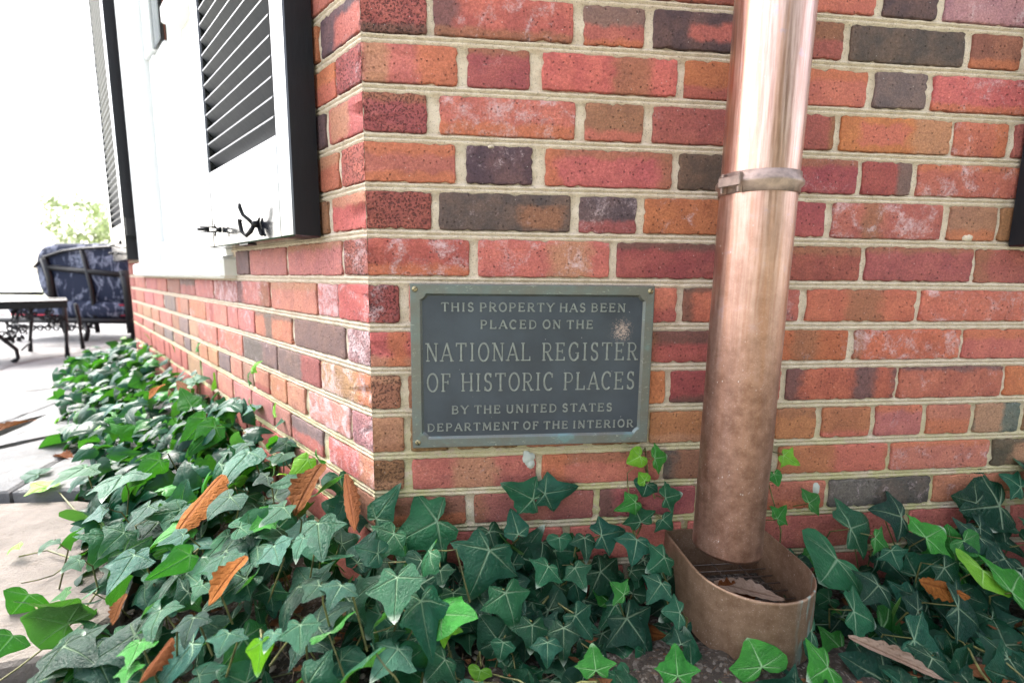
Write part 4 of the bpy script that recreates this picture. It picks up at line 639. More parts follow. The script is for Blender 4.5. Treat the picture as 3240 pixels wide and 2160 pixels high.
# mortar: a worked sheet with beaded bed joints
def mortar_sheet(J, M, u0, u1, du, hole=None, zmax=2.6, corner=None):
    us = list(np.arange(u0, u1 + 1e-6, du)); us[-1] = u1
    zl = []      # (joint index, offset)
    for j in range(-26, 16):
        for d in (.0095, .0066, .0042, .0020, .0007, -.0007, -.0020, -.0042, -.0066, -.0095): zl.append((j, d))
        zl.append((j, -.028)); zl.append((j, -.045))
    V = []; F = []; nz = len(zl)
    for u in us:
        at_corner = corner is not None and abs(u - corner) < 1e-6
        for (j, d) in zl:
            z = jz(J, j, u) + d
            a = abs(d)
            prof = .0056 if (a > .009) else ((.0044 if d > 0 else .0026) if a > .006 else (.0006 if a > .003 else (.0006 if a > .001 else .0040)))
            nse = mnoise.noise(Vector((u * 170, z * 170, M[0][0] * 9))) * .0013 + mnoise.noise(Vector((u * 45, z * 45, 3 + M[0][0]))) * .0012
            v = (prof if a < .02 else .0032) + nse
            if at_corner: v = .0008
            V.append((u, v, z))
    for i in range(len(us) - 1):
        um = (us[i] + us[i + 1]) / 2
        for k in range(nz - 1):
            zm = V[i * nz + k][2]
            if zm > zmax: continue
            if hole and hole[0] < um < hole[1] and zm > hole[2]: continue
            a = i * nz + k
            F.append((a, a + 1, a + 1 + nz, a + nz))
    return mesh_obj('mortar', V, F, MORTAR, house, True, M=M)
mortar_sheet(JF, MF, 0, 1.5, .004, corner=0)
mortar_sheet(JF, MF, 1.5, 2.9, .02)
mortar_sheet(JS, MS, -.8, 0, .004, hole=(WIN0, WIN1, SILLZ), corner=0)
mortar_sheet(JS, MS, -2.6, -.8, .008, hole=(WIN0, WIN1, SILLZ))
# back of the bay beyond the far corner, so the wall has an end
g = G(); FE = DS * 2.6
g.add([FE + Z * 0, FE + Z * 2.6, FE + Vector((0, 3, 2.6)), FE + Vector((0, 3, 0))], [(0, 1, 2, 3)])
g.add([Vector((0, .003, 2.6)), Vector((2.9, .003, 2.6)), Vector((2.9, 3, 2.6)), FE + Vector((0, 3, 2.6)), FE + Z * 2.6], [(0, 1, 2, 3, 4)])
g.build('wall_return', simple("plain_brick", (.30, .10, .07), .9, .3, 20, .4), house)

# squeezed-out mortar crumbs on brick faces
def blob(px, py, w, h, mat, M=MF, th=.004):
    n = 22; V = [(0, -th, 0)]; F = []
    sd = random.uniform(0, 99)
    for ring, (k, d) in enumerate(((.55, -th * .8), (1.0, .0006))):
        for i in range(n):
            a = 2 * math.pi * i / n; r = k * (1 + .45 * mnoise.noise(Vector((math.cos(a) * 1.7 + sd, math.sin(a) * 1.7, ring))))
            V.append((math.cos(a) * w * r, d, math.sin(a) * h * r))
    for i in range(n):
        F.append((0, 1 + (i + 1) % n, 1 + i)); F.append((1 + i, 1 + (i + 1) % n, 1 + n + (i + 1) % n, 1 + n + i))
    return mesh_obj('mortar_crumb', V, F, mat, house, True, M=M @ Matrix.Translation((px, 0, py)))
CAULK = simple("pale_caulk", (.36, .38, .34), .6, .12, 60, .5)
blob(.251, .262, .011, .014, CAULK, th=.0035); blob(.2545, .252, .008, .009, CAULK, th=.004)
blob(.7735, .188, .0085, .012, CAULK, th=.003); blob(1.008, .634, .010, .007, MORTAR); blob(.186, .752, .005, .003, MORTAR)

# window in the side wall (child parts of the house)
win = bpy.data.objects.new('window', None); link(win, house)
PM = MS
def wbox(name, u0, u1, v0, v1, z0, z1, mat, bev=.002):
    return G().box((u0, v0, z0), (u1, v1, z1), PM, bev).build(name, mat, win)
wbox('sill', -2.165, -.672, -.032, .10, .548, .603, SILLW, .008)
wbox('casing', -2.12, -2.03, -.012, .05, .606, 2.5, WHITE)
wbox('casing', -.80, -.70, -.012, .05, .606, 2.5, WHITE)
wbox('jamb', -2.03, -2.012, .0, .14, .606, 2.5, WHITE)
wbox('jamb', -.82, -.80, .0, .14, .606, 2.5, WHITE)
for u0, u1, v in ((-2.010, -1.90, .072), (-1.898, -1.72, .080), (-1.718, -1.58, .092), (-1.578, -1.46, .080), (-1.458, -1.30, .090), (-1.298, -1.10, .082), (-1.098, -.822, .090)):
    wbox('board', u0, u1, v, .12, .606, 2.5 if -1.72 <= u0 < -1.42 else (1.475 if u0 < -1.7 else 1.42), WHITE if v < .085 else SILLW, .006)
wbox('bottom_rail', -2.010, -.822, .055, .071, .606, .70, WHITE, .004)
wbox('meeting_rail', -1.455, -.822, .030, .125, 1.422, 1.475, WHITE, .004)
wbox('stile', -2.010, -1.86, .060, .10, 1.477, 2.5, WHITE, .004)
wbox('pane', -1.858, -1.722, .070, .073, 1.477, 2.5, GLASS, 0)
wbox('pane', -1.455, -.90, .070, .073, 1.477, 2.5, GLASS, 0)
wbox('stile', -.898, -.822, .060, .10, 1.477, 2.5, WHITE, .004)
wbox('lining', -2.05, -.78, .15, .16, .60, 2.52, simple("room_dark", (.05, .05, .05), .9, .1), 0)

# ------------------------------------------------------------------ shutters
def make_shutter(M, label, W=.552, H=1.75, wall_side=1):
    """local frame: x 0..W, y = -.048 (front) .. -.012 (back), z 0..H ; origin at the lower left corner"""
    t = thing('shutter', label, 'shutter', group='black louvred shutters', M=M)
    t.matrix_world = M
    y0, y1 = -.050, -.003; sw = .058
    def b(name, a, c, bev=.0025, mat=BLACK): return G().box(a, c, None, bev).build(name, mat, t)
    b('stile', (0, y0, 0), (sw, y1, H), mat=BLACK); b('stile', (W - sw, y0, 0), (W, y1, H))
    b('bottom_rail', (sw + .0005, y0 + .0008, .0), (W - sw - .0005, y1, .172))
    b('top_rail', (sw + .0005, y0 + .0008, H - .10), (W - sw - .0005, y1, H))
    g = G()
    for xx in (sw + .0005, W - sw - .0055):      # stop beads round the louvres
        g.box((xx, y0 + .003, .173), (xx + .005, y1 - .004, H - .101))
    g.build('bead', BLACK, t)
    pitch = .0318; n = int((H - .28) / pitch)
    sl = G().box((sw + .006, -.0232, -.0030), (W - sw - .006, .0232, .0030), Matrix.Rotation(math.radians(-44), 4, 'X'), .0022)
    me = None
    for k in range(n):
        if me is None:
            o = sl.build('slat', BLACK_SLAT, t); me = o.data
        else:
            o = bpy.data.objects.new('slat', me); link(o, t)
        o.location = (0, y0 + .018, .186 + k * pitch)
    for ch_ in [o_ for o_ in scn.collection.objects if o_.parent is t and o_.name.startswith('stile')]:
        ch_.data.materials.append(BLACK_SAT)              # the end grain edges have gone dull
        for p_ in ch_.data.polygons:
            if abs(p_.normal.x) > .9 or p_.normal.z < -.9: p_.material_index = 1
    return t
BLACK_SLAT = enamel("black_slat_paint", (.007, .010, .015), .38, .30, .0, 40, .5)

def hook(parent, x, z, big=True):
    y = -.051
    g = G(); k_ = .80 if big else .68
    if big:
        c = Vector((x, y - .012, z))
        g.tube([c + Vector((0, .012, 0)), c, c + Vector((0, -.004, 0))], [.0085, .0085, .006], 12)
        g.tube([c, c + Vector((-.006, -.008, .010)), c + Vector((-.016, -.016, .020)), c + Vector((-.021, -.020, .036)), c + Vector((-.020, -.021, .046))], [.0045, .0042, .004, .0045, .003], 8)
        g.tube([c + Vector((0, 0, -.004)), c + Vector((-.004, -.006, -.018)), c + Vector((-.014, -.012, -.027)), c + Vector((-.026, -.018, -.018)), c + Vector((-.029, -.020, .002)), c + Vector((-.027, -.021, .010)), c + Vector((-.020, -.018, .007))], [.005, .0055, .0045, .0045, .0045, .0042, .0015], 8)
        g.tube([c + Vector((.002, .010, -.004)), c + Vector((.012, .011, -.022)), c + Vector((.022, .011, -.026))], [.004, .004, .003], 6)
        g.tube([c + Vector((.002, .010, .004)), c + Vector((.010, .011, .014))], [.004, .002], 6)
    else:
        c = Vector((x, y - .014, z))
        g.tube([c + Vector((0, .014, 0)), c], [.010, .008], 12)
        g.tube([c + Vector((0, 0, .007)), c + Vector((-.010, -.016, .007)), c + Vector((-.030, -.040, .008))], [.003, .0026, .0018], 6)
        g.tube([c + Vector((0, 0, -.007)), c + Vector((-.010, -.016, -.008)), c + Vector((-.030, -.040, -.009))], [.003, .0026, .0018], 6)
        g.tube([c + Vector((-.013, -.018, 0)), c + Vector((-.032, -.044, 0))], [.006, .0055], 8)
        g.tube([c + Vector((-.002, -.002, -.004)), c + Vector((-.003, -.004, -.022))], [.0032, .0032], 6)
        g.tube([c + Vector((-.002, -.002, .004)), c + Vector((-.008, -.004, .022))], [.003, .0012], 6)
    pv = Vector((x, y, z)); g.v = [pv + (v - pv) * k_ for v in g.v]
    g.build('hook', IRON, parent, True)

sh = make_shutter(MS @ Matrix.Translation((-.700, 0, .622)), 'glossy black louvred shutter beside the brick corner with two curled iron hooks')
hook(sh, .700 - .313, .030, True); hook(sh, .700 - .568, .036, False)
G().box((.245, -.047, -.0035), (.30, -.030, -.0005)).build('strip', IRON, sh)
sh2 = make_shutter(MS @ Matrix.Translation((-2.715, 0, .622)), 'black louvred shutter on the far side of the white window, seen edge on')
hook(sh2, .30, .036, False)
g = G(); g.tube([(.40, -.055, .060), (.62, -.11, .060), (1.02, -.115, .052)], .0035, 6); g.tube([(1.02, -.115, .046), (1.02, -.115, .062)], .005, 6)
g.build('stay_rod', IRON, sh2)
G().box((.552, -.045, .11), (.575, -.012, .19)).build('hinge', IRON, sh2)
sh3 = make_shutter(Matrix.Translation((1.082, 0, .620)), 'black shutter cut off at the right edge of the front brick wall')

# ------------------------------------------------------------------ bronze plaque
PX0, PX1, PZ0, PZ1 = .0636, .4490, .2882, .5472
plq = thing('plaque', 'dark bronze register plaque with raised lettering screwed to the brick wall', 'plaque', (0, 0, 0))
def bronze_frame():
    t = NT("bronze_frame"); p = t.pos()
    a = t.noise(p, 30, 5, .6); s = t.noise(t.vmath('MULTIPLY', p, (1, 1, 3)), 90, 6, .7, 1.5)
    c = t.mix(t.ramp(a, .35, .7), (.125, .125, .112), (.125, .150, .148))
    c = t.mix(t.math('MULTIPLY', t.ramp(s, .60, .66), .5), c, (.42, .44, .40))
    c = t.mix(t.math('MULTIPLY', t.ramp(t.noise(p, 18, 3), .6, .7), .5), c, (.13, .26, .28))
    t.pr(Base_Color=c, Roughness=.42, Metallic=.55); t.bump(t.noise(p, 500, 4), .3, .0006); return t.m
def bronze_field():
    t = NT("bronze_field"); p = t.pos()
    a = t.noise(p, 14, 5, .6); f = t.noise(p, 900, 2, .6)
    c = t.mix(t.ramp(a, .3, .7), (.016, .023, .036), (.030, .041, .058))
    xyz = t.xyz(p)
    d = t.math('SQRT', t.math('ADD', t.math('POWER', t.math('SUBTRACT', xyz[0], .398), 2), t.math('POWER', t.math('MULTIPLY', t.math('SUBTRACT', xyz[2], .476), .9), 2)))
    bare = t.math('MULTIPLY', t.ramp(d, .028, .006), t.ramp(t.math('ADD', t.noise(p, 420, 5, .8), t.ramp(d, .03, 0, 0, .16)), .60, .68))
    c = t.mix(t.math('MULTIPLY', bare, .8), c, (.42, .31, .26))
    sp = t.ramp(t.voro(p, 65), .05, .02)
    c = t.mix(t.math('MULTIPLY', sp, .7), c, (.6, .6, .58))
    t.pr(Base_Color=c, Roughness=.42); t.p.inputs['Specular IOR Level'].default_value = .5
    t.bump(f, .45, .0005); return t.m
FRAMEM, FIELDM = bronze_frame(), bronze_field()
LETM = simple("bronze_letter", (.20, .215, .21), .40, .25, 120, .25, metal=.5)
yb, yf, yr = -.003, -.0085, -.0125     # back, field, rim
G().box((PX0 + .001, yf, PZ0 + .001), (PX1 - .001, yb, PZ1 - .001)).build('field', FIELDM, plq)
# rim with scalloped inner corners
def rim():
    out = [(PX0, PZ0), (PX1, PZ0), (PX1, PZ1), (PX0, PZ1)]
    bw, sc = .0145, .0125
    ix0, ix1, iz0, iz1 = PX0 + bw, PX1 - bw, PZ0 + bw, PZ1 - bw
    inner = []
    def arc(cx, cz, a0, a1):
        for i in range(9):
            a = math.radians(a0 + (a1 - a0) * i / 8); inner.append((cx + sc * math.cos(a), cz + sc * math.sin(a)))
    k = .003
    arc(ix0 + -k, iz0 - k, 90 - 14, 14)       # concave corners bulge into the field
    arc(ix1 + k, iz0 - k, 180 - 14, 90 + 14)
    arc(ix1 + k, iz1 + k, 270 - 14, 180 + 14)
    arc(ix0 - k, iz1 + k, 360 - 14, 270 + 14)
    n = len(inner)
    # densify the outer loop to the same count
    cx, cz = (PX0 + PX1) / 2, (PZ0 + PZ1) / 2
    outer = []
    for i, (x, z) in enumerate(inner):
        c_, k_ = divmod(i, 9)
        A_ = ((PX0, z), (x, PZ0), (PX1, z), (x, PZ1))[c_]; B_ = ((x, PZ0), (PX1, z), (x, PZ1), (PX0, z))[c_]
        outer.append(A_ if k_ < 4 else (B_ if k_ > 4 else ((PX0, PZ0), (PX1, PZ0), (PX1, PZ1), (PX0, PZ1))[c_]))
    def inset(P, d):
        r = []
        for i, (x, z) in enumerate(P):
            x0, z0 = P[i - 1]; x1, z1 = P[(i + 1) % len(P)]
            tx, tz = x1 - x0, z1 - z0; L = math.hypot(tx, tz); r.append((x - tz / L * d, z + tx / L * d))
        return r
    slope = inset(inner, .0034)
    o2 = []
    for x, z in outer:
        o2.append((cx + (x - cx) * (1 - .0012 / (PX1 - cx)), cz + (z - cz) * (1 - .0012 / (PZ1 - cz))))
    loops = [(outer, yb + .001), (outer, yr + .0012), (o2, yr), (inner, yr), (slope, yf - .0002)]
    V = []; F = []
    for P, y in loops: V += [(x, y, z) for x, z in P]
    for li in range(len(loops) - 1):
        for i in range(n):
            a, b = li * n + i, li * n + (i + 1) % n
            F.append((a, b, b + n, a + n))
    return mesh_obj('rim', V, F, FRAMEM, plq, False)
rim()
def screw(x, z, ang, hole=False):
    M = Matrix.Translation((x, yr, z)) @ Matrix.Rotation(math.radians(90), 4, 'X')
    if hole:
        G().lathe([(.0001, -.0002), (.0022, -.0002), (.0026, -.0008)], 14, M).build('screw_hole', IRON, plq, True); return
    g = G().lathe([(.0046, -.0012), (.0044, .0008), (.0034, .0018), (.0018, .0023), (.0002, .0024)], 18, M)
    sc = g.build('screw', simple("screw_brass%d" % ang, (.30, .25, .15), .35, .2, 300, .2, metal=.8), plq, True)
    G().box((-.0040, -.0005, .0019), (.0040, .0005, .0026), M @ Matrix.Rotation(math.radians(ang), 4, 'Z')).build('slot', IRON, sc)
screw(PX0 + .0075, PZ1 - .0080, 35); screw(PX1 - .0075, PZ1 - .0085, 60); screw(PX0 + .0085, PZ0 + .0095, 125); screw(PX1 - .0085, PZ0 + .0105, 0, True)

# raised slab-serif letters, built from strokes
def arcp(cx, cy, rx, ry, a0, a1, n=14):
    return [(cx + rx * math.cos(math.radians(a0 + (a1 - a0) * i / n)), cy + ry * math.sin(math.radians(a0 + (a1 - a0) * i / n))) for i in range(n + 1)]
# strokes: (points, weight) weight 1 thick .7 thin ; 's' = serif bar (x centre, y, half width)
def glyph(ch, w):
    T, t = 1.0, .62
    S = []; H = []
    if ch == 'A': S = [([(0, 0), (w*.5, 1)], t), ([(w*.5, 1), (w, 0)], T), ([(w*.2, .34), (w*.8, .34)], t)]; H = [(0, 0), (w, 0)]
    elif ch == 'B': S = [([(w*.12, 0), (w*.12, 1)], T), ([(w*.12, .97)] + arcp(w*.5, .75, w*.38, .22, 90, -90) + [(w*.12, .53)], t), ([(w*.12, .53)] + arcp(w*.5, .28, w*.45, .25, 90, -90) + [(w*.12, .03)], t)]; H = [(w*.12, 0), (w*.12, 1)]
    elif ch == 'C': S = [(arcp(w*.52, .5, w*.48, .49, 48, 312, 22), T), ([(w*.86, .72), (w*.88, .95)], t)]
    elif ch == 'D': S = [([(w*.12, 0), (w*.12, 1)], T), ([(w*.12, .97)] + arcp(w*.4, .5, w*.56, .47, 90, -90, 18) + [(w*.12, .03)], t)]; H = [(w*.12, 0), (w*.12, 1)]
    elif ch == 'E': S = [([(w*.14, 0), (w*.14, 1)], T), ([(w*.14, .97), (w*.9, .97)], t), ([(w*.14, .52), (w*.72, .52)], t), ([(w*.14, .03), (w*.95, .03)], t), ([(w*.9, 1), (w*.9, .82)], t), ([(w*.95, 0), (w*.95, .2)], t), ([(w*.72, .62), (w*.72, .42)], t)]; H = [(w*.1, 0), (w*.1, 1)]
    elif ch == 'F': S = [([(w*.14, 0), (w*.14, 1)], T), ([(w*.14, .97), (w*.92, .97)], t), ([(w*.14, .52), (w*.7, .52)], t), ([(w*.92, 1), (w*.92, .8)], t), ([(w*.7, .62), (w*.7, .42)], t)]; H = [(w*.14, 0), (w*.1, 1)]
    elif ch == 'G': S = [(arcp(w*.52, .5, w*.48, .49, 48, 335, 22), T), ([(w*.86, .72), (w*.88, .95)], t), ([(w*.9, .42), (w*.9, .1)], T)]; H = [(w*.85, .42)]
    elif ch == 'H': S = [([(w*.1, 0), (w*.1, 1)], T), ([(w*.9, 0), (w*.9, 1)], T), ([(w*.1, .5), (w*.9, .5)], t)]; H = [(w*.1, 0), (w*.1, 1), (w*.9, 0), (w*.9, 1)]
    elif ch == 'I': S = [([(w*.5, 0), (w*.5, 1)], T)]; H = [(w*.5, 0), (w*.5, 1)]
    elif ch == 'L': S = [([(w*.14, 0), (w*.14, 1)], T), ([(w*.14, .03), (w*.95, .03)], t), ([(w*.95, 0), (w*.95, .24)], t)]; H = [(w*.1, 0), (w*.14, 1)]
    elif ch == 'M': S = [([(w*.08, 0), (w*.12, 1)], t), ([(w*.12, 1), (w*.5, .12)], T), ([(w*.5, .12), (w*.88, 1)], t), ([(w*.88, 1), (w*.92, 0)], T)]; H = [(w*.08, 0), (w*.92, 0), (w*.08, 1), (w*.92, 1)]
    elif ch == 'N': S = [([(w*.1, 0), (w*.1, 1)], t), ([(w*.1, 1), (w*.9, 0)], T), ([(w*.9, 0), (w*.9, 1)], t)]; H = [(w*.1, 0), (w*.06, 1), (w*.9, 1)]
    elif ch == 'O': S = [(arcp(w*.5, .5, w*.47, .49, 0, 360, 28), T * .9)]
    elif ch == 'P': S = [([(w*.12, 0), (w*.12, 1)], T), ([(w*.12, .97)] + arcp(w*.5, .71, w*.42, .26, 90, -90) + [(w*.12, .45)], t)]; H = [(w*.12, 0), (w*.12, 1)]
    elif ch == 'R': S = [([(w*.12, 0), (w*.12, 1)], T), ([(w*.12, .97)] + arcp(w*.48, .73, w*.38, .24, 90, -90) + [(w*.12, .49)], t), ([(w*.45, .49), (w*.92, 0)], T)]; H = [(w*.12, 0), (w*.12, 1), (w*.95, 0)]
    elif ch == 'S': S = [(arcp(w*.5, .74, w*.36, .235, 25, 250, 14)[:-1] + arcp(w*.5, .26, w*.40, .245, 75, -155, 14), T), ([(w*.84, .76), (w*.84, .98)], t), ([(w*.13, .24), (w*.13, .02)], t)]
    elif ch == 'T': S = [([(w*.5, 0), (w*.5, 1)], T), ([(0, .97), (w, .97)], t), ([(0, 1), (0, .8)], t), ([(w, 1), (w, .8)], t)]; H = [(w*.5, 0)]
    elif ch == 'U': S = [([(w*.12, 1), (w*.12, .3)] + arcp(w*.5, .3, w*.38, .29, 180, 360) + [(w*.88, 1)], T * .85)]; H = [(w*.12, 1), (w*.88, 1)]
    elif ch == 'Y': S = [([(0, 1), (w*.5, .45)], T), ([(w, 1), (w*.5, .45)], t), ([(w*.5, .48), (w*.5, 0)], T)]; H = [(0, 1), (w, 1), (w*.5, 0)]
    return S, H
WID = dict(I=.34, L=.78, E=.80, F=.76, S=.72, P=.80, R=.86, B=.82, M=1.15, N=.92, O=.94, G=.92, C=.90, D=.92, T=.86, A=.92, H=.94, U=.92, Y=.9)
LMESH = {}
def letter_mesh(ch, h, wscale, sw, top):
    key = (ch, round(h, 5))
    if key in LMESH: return LMESH[key]
    w = WID[ch] * wscale
    S, H = glyph(ch, w); g = G(); kk = [0]
    def stroke(P, wt):
        kk[0] += 1; hw = sw * wt / 2; y1 = -top - .00004 * kk[0]; n = len(P)
        V = []
        for i, (x, z) in enumerate(P):
            a = P[max(i - 1, 0)]; b = P[min(i + 1, n - 1)]
            if math.hypot(P[0][0] - P[-1][0], P[0][1] - P[-1][1]) < 1e-6 and i in (0, n - 1): a, b = P[-2], P[1]
            tx, tz = (b[0] - a[0]) * 1, (b[1] - a[1]); L = math.hypot(tx, tz) or 1
            nx, nz = -tz / L, tx / L
            for s_, y in ((-1.35, 0.0004), (-.8, y1), (.8, y1), (1.35, 0.0004)):
                V.append((x * h + nx * hw * s_, y, z * h + nz * hw * s_))
        F = []
        for i in range(n - 1):
            for k in range(3):
                a = i * 4 + k; F.append((a, a + 4, a + 5, a + 1))
        F.append((0, 1, 2, 3)); F.append(tuple((n - 1) * 4 + k for k in (3, 2, 1, 0)))
        g.add(V, F)
    for P, wt in S: stroke(P, wt)
    for (x, z) in H:
        e = .13 * (wscale ** .5) if ch != 'I' else .14 * (wscale ** .5)
        zz = z + (.03 if z < .3 else (-.03 if z > .7 else 0))
        stroke([(x - e, zz), (x + e, zz)], .6)
    me = bpy.data.meshes.new('letter'); me.from_pydata([tuple(v) for v in g.v], [], g.f); me.materials.append(LETM); me.update()
    LMESH[key] = me; return me
def text_line(txt, x0, x1, z0, h, sw, wscale, gapk, wordk):
    words = txt.split(' ')
    total = sum(WID[c] * wscale for w in words for c in w)
    ng = sum(len(w) - 1 for w in words); nw = len(words) - 1
    gap = ((x1 - x0) / h - total) / (ng + nw * wordk)
    x = x0
    for wi, w in enumerate(words):
        for ci, c in enumerate(w):
            o = bpy.data.objects.new('letter', letter_mesh(c, h, wscale, sw, .0016)); link(o, plq)
            o.location = (x, yf, z0 + random.uniform(-.0002, .0002))
            o.rotation_euler.y = random.uniform(-.008, .008)
            x += WID[c] * wscale * h + (gap * h if ci < len(w) - 1 else gap * wordk * h)
# plaque frame of reference: image rows surveyed to heights on the plate
def zpl(f): return PZ1 - f * (PZ1 - PZ0)
def xpl(f): return PX0 + f * (PX1 - PX0)
"""fractions of the plate's width and height at which each line begins, ends and stands"""
for txt, fx0, fx1, ft, fb, sw, ws, wk in (
        ('THIS PROPERTY HAS BEEN', .123, .877, .110, .161, .0022, .90, 2.1),
        ('PLACED ON THE', .279, .742, .214, .265, .0022, .90, 2.1),
        ('NATIONAL REGISTER', .062, .937, .352, .463, .0025, .60, 2.9),
        ('OF HISTORIC PLACES', .063, .932, .538, .650, .0025, .60, 2.9),
        ('BY THE UNITED STATES', .162, .838, .740, .790, .0022, .90, 2.1),
        ('DEPARTMENT OF THE INTERIOR', .062, .934, .850, .898, .0022, .90, 1.9)):
    text_line(txt, xpl(fx0), xpl(fx1), zpl(fb), (fb - ft) * (PZ1 - PZ0), sw, ws, 1, wk)

# ------------------------------------------------------------------ copper downspout and catch basin
ds = thing('downspout', 'round copper downspout with a strap, shiny above and dull brown towards its open foot', 'downspout', (0, 0, 0))
Bp, Tp = Vector((.5447, -.1045, .155)), Vector((.5530, -.1215, 1.9))
axd = (Tp - Bp).normalized(); q = axd.to_track_quat('Z', 'Y').to_matrix().to_4x4(); q.translation = Bp
LN = (Tp - Bp).length; R0 = .0485
prof = []
for i in range(60):
    z = LN * i / 59; prof.append((R0 + .0002 * math.sin(i * 1.3), z))
prof = [(R0 - .003, .25), (R0 - .0015, .004), (R0 + .0004, 0.0), (R0 + .0006, .004)] + prof[1:]
G().lathe(prof, 96, q).build('pipe', COPPER, ds, True)
zs = .530
sp_ = [(R0 + .0008, zs - .013), (R0 + .0022, zs - .0125), (R0 + .0022, zs - .005), (R0 + .0060, zs - .001), (R0 + .0060, zs + .003), (R0 + .0026, zs + .008), (R0 + .0022, zs + .014), (R0 + .0008, zs + .0145)]
STRAPM = simple('strap_metal', (.30, .22, .19), .42, .3, 60, .3, metal=.7)
stp = G().lathe(sp_, 96, q).build('strap', STRAPM, ds, True)
g = G()
Mx = q @ Matrix.Translation((0, 0, zs)) @ Matrix.Rotation(math.radians(176), 4, 'Z')
g.box((R0 + .002, -.013, -.014), (R0 + .012, -.010, .012), Mx, .0008); g.box((R0 + .002, .010, -.014), (R0 + .010, .013, .012), Mx, .0008)
g.box((R0 + .010, -.016, -.006), (R0 + .0135, .016, .007), Mx, .001)
g.build('clasp', STRAPM, stp)
G().tube([q @ Vector((R0 * .6, R0 * .8, zs)), q @ Vector((R0 * .6, R0 * .8, zs)) + Vector((0, .09, 0))], .004, 8).build('anchor', COPPER_W, ds)

basin = thing('catch_basin', 'weathered copper catch basin with green streaks under the downspout, half sunk in ivy', 'basin', (.583, -.1, 0))
def U(dx, n=18, off=0.0):
    R = .0895 + off; cy = -.1015; P = [(-R, .0)]
    for yy in (-.03, -.06): P.append((-R, yy))
    for i in range(n + 1):
        a = math.pi + math.pi * i / n; P.append((R * math.cos(a), cy + R * math.sin(a)))
    for yy in (-.06, -.03, .0): P.append((R, yy))
    return [Vector((.5825 + x, y - .004, 0)) for x, y in P]
PO, PI = U(0), U(0, off=-.0022)
V = []; F = []; n = len(PO)
for k, (P, z) in enumerate(((PO, .020), (PO, .118), (PO, .1222), (PI, .1222), (PI, .03))):
    V += [Vector((p.x, p.y, z)) for p in P]
for r_ in range(4):
    for i in range(n - 1): F.append((r_ * n + i, r_ * n + i + 1, (r_ + 1) * n + i + 1, (r_ + 1) * n + i))
bo = Vector((.583, -.1, 0))
mesh_obj('shell', [v - bo for v in V], F, COPPER_W, basin, True)
mesh_obj('floor_plate', [Vector((p.x, p.y, .034)) - bo for p in PI], [tuple(range(n))], SOIL, basin)
G().box((.583 - .087, -.004, .02), (.583 + .087, -.0015, .124)).build('back_plate', COPPER_W, basin, loc=(-.583, .1, 0))
g = G()
for k in range(9):
    y = -.012 - k * .019; hw = .084 if y > -.1 else math.sqrt(max(0.0, .084 ** 2 - (y + .1) ** 2))
    g.tube([(.583 - hw - .583, y + .1, .060), (hw, y + .1, .060)], .0011, 6)
for x in (-.045, 0, .045): g.tube([(x, .098, .0585), (x, -.075, .0585)], .0011, 6)
g.build('grate', simple('grate_wire', (.13, .10, .085), .5, .3, 200, .3, metal=.6), basin, True)

# ------------------------------------------------------------------ ground, bed soil, patio
GM = simple("far_ground", (.36, .37, .27), .95, .2, .6, .2)
mesh_obj('ground', [(-600, -600, -.02), (600, -600, -.02), (600, 600, -.02), (-600, 600, -.02)], [(0, 1, 2, 3)], GM)['kind'] = 'structure'
def height_grid(name, P0, ex, ey, nx, ny, amp, mat, z0, edge=True):
    V = []; F = []
    for i in range(nx + 1):
        for j in range(ny + 1):
            p = P0 + ex * (i / nx) + ey * (j / ny)
            z = z0 + amp * (mnoise.noise(Vector((p.x * 14, p.y * 14, 0))) + .5 * mnoise.noise(Vector((p.x * 45, p.y * 45, 2))) + .35 * mnoise.noise(Vector((p.x * 130, p.y * 130, 5))))
            z += .022 * math.exp(-((p.x - .52) / .20) ** 2 - ((p.y + .2) / .10) ** 2)
            V.append((p.x, p.y, z))
    for i in range(nx):
        for j in range(ny):
            a = i * (ny + 1) + j; F.append((a, a + ny + 1, a + ny + 2, a + 1))
    o = mesh_obj(name, V, F, mat, None, True); o['kind'] = 'structure'; return o
height_grid('bed_soil', Vector((-.36, -.62, 0)), Vector((2.2, 0, 0)), Vector((0, .63, 0)), 180, 60, .012, SOIL, .004)
height_grid('bed_soil', NS * -.02 + DS * -.25, DS * 3.2, NS * .40, 160, 30, .010, SOIL, -.006)

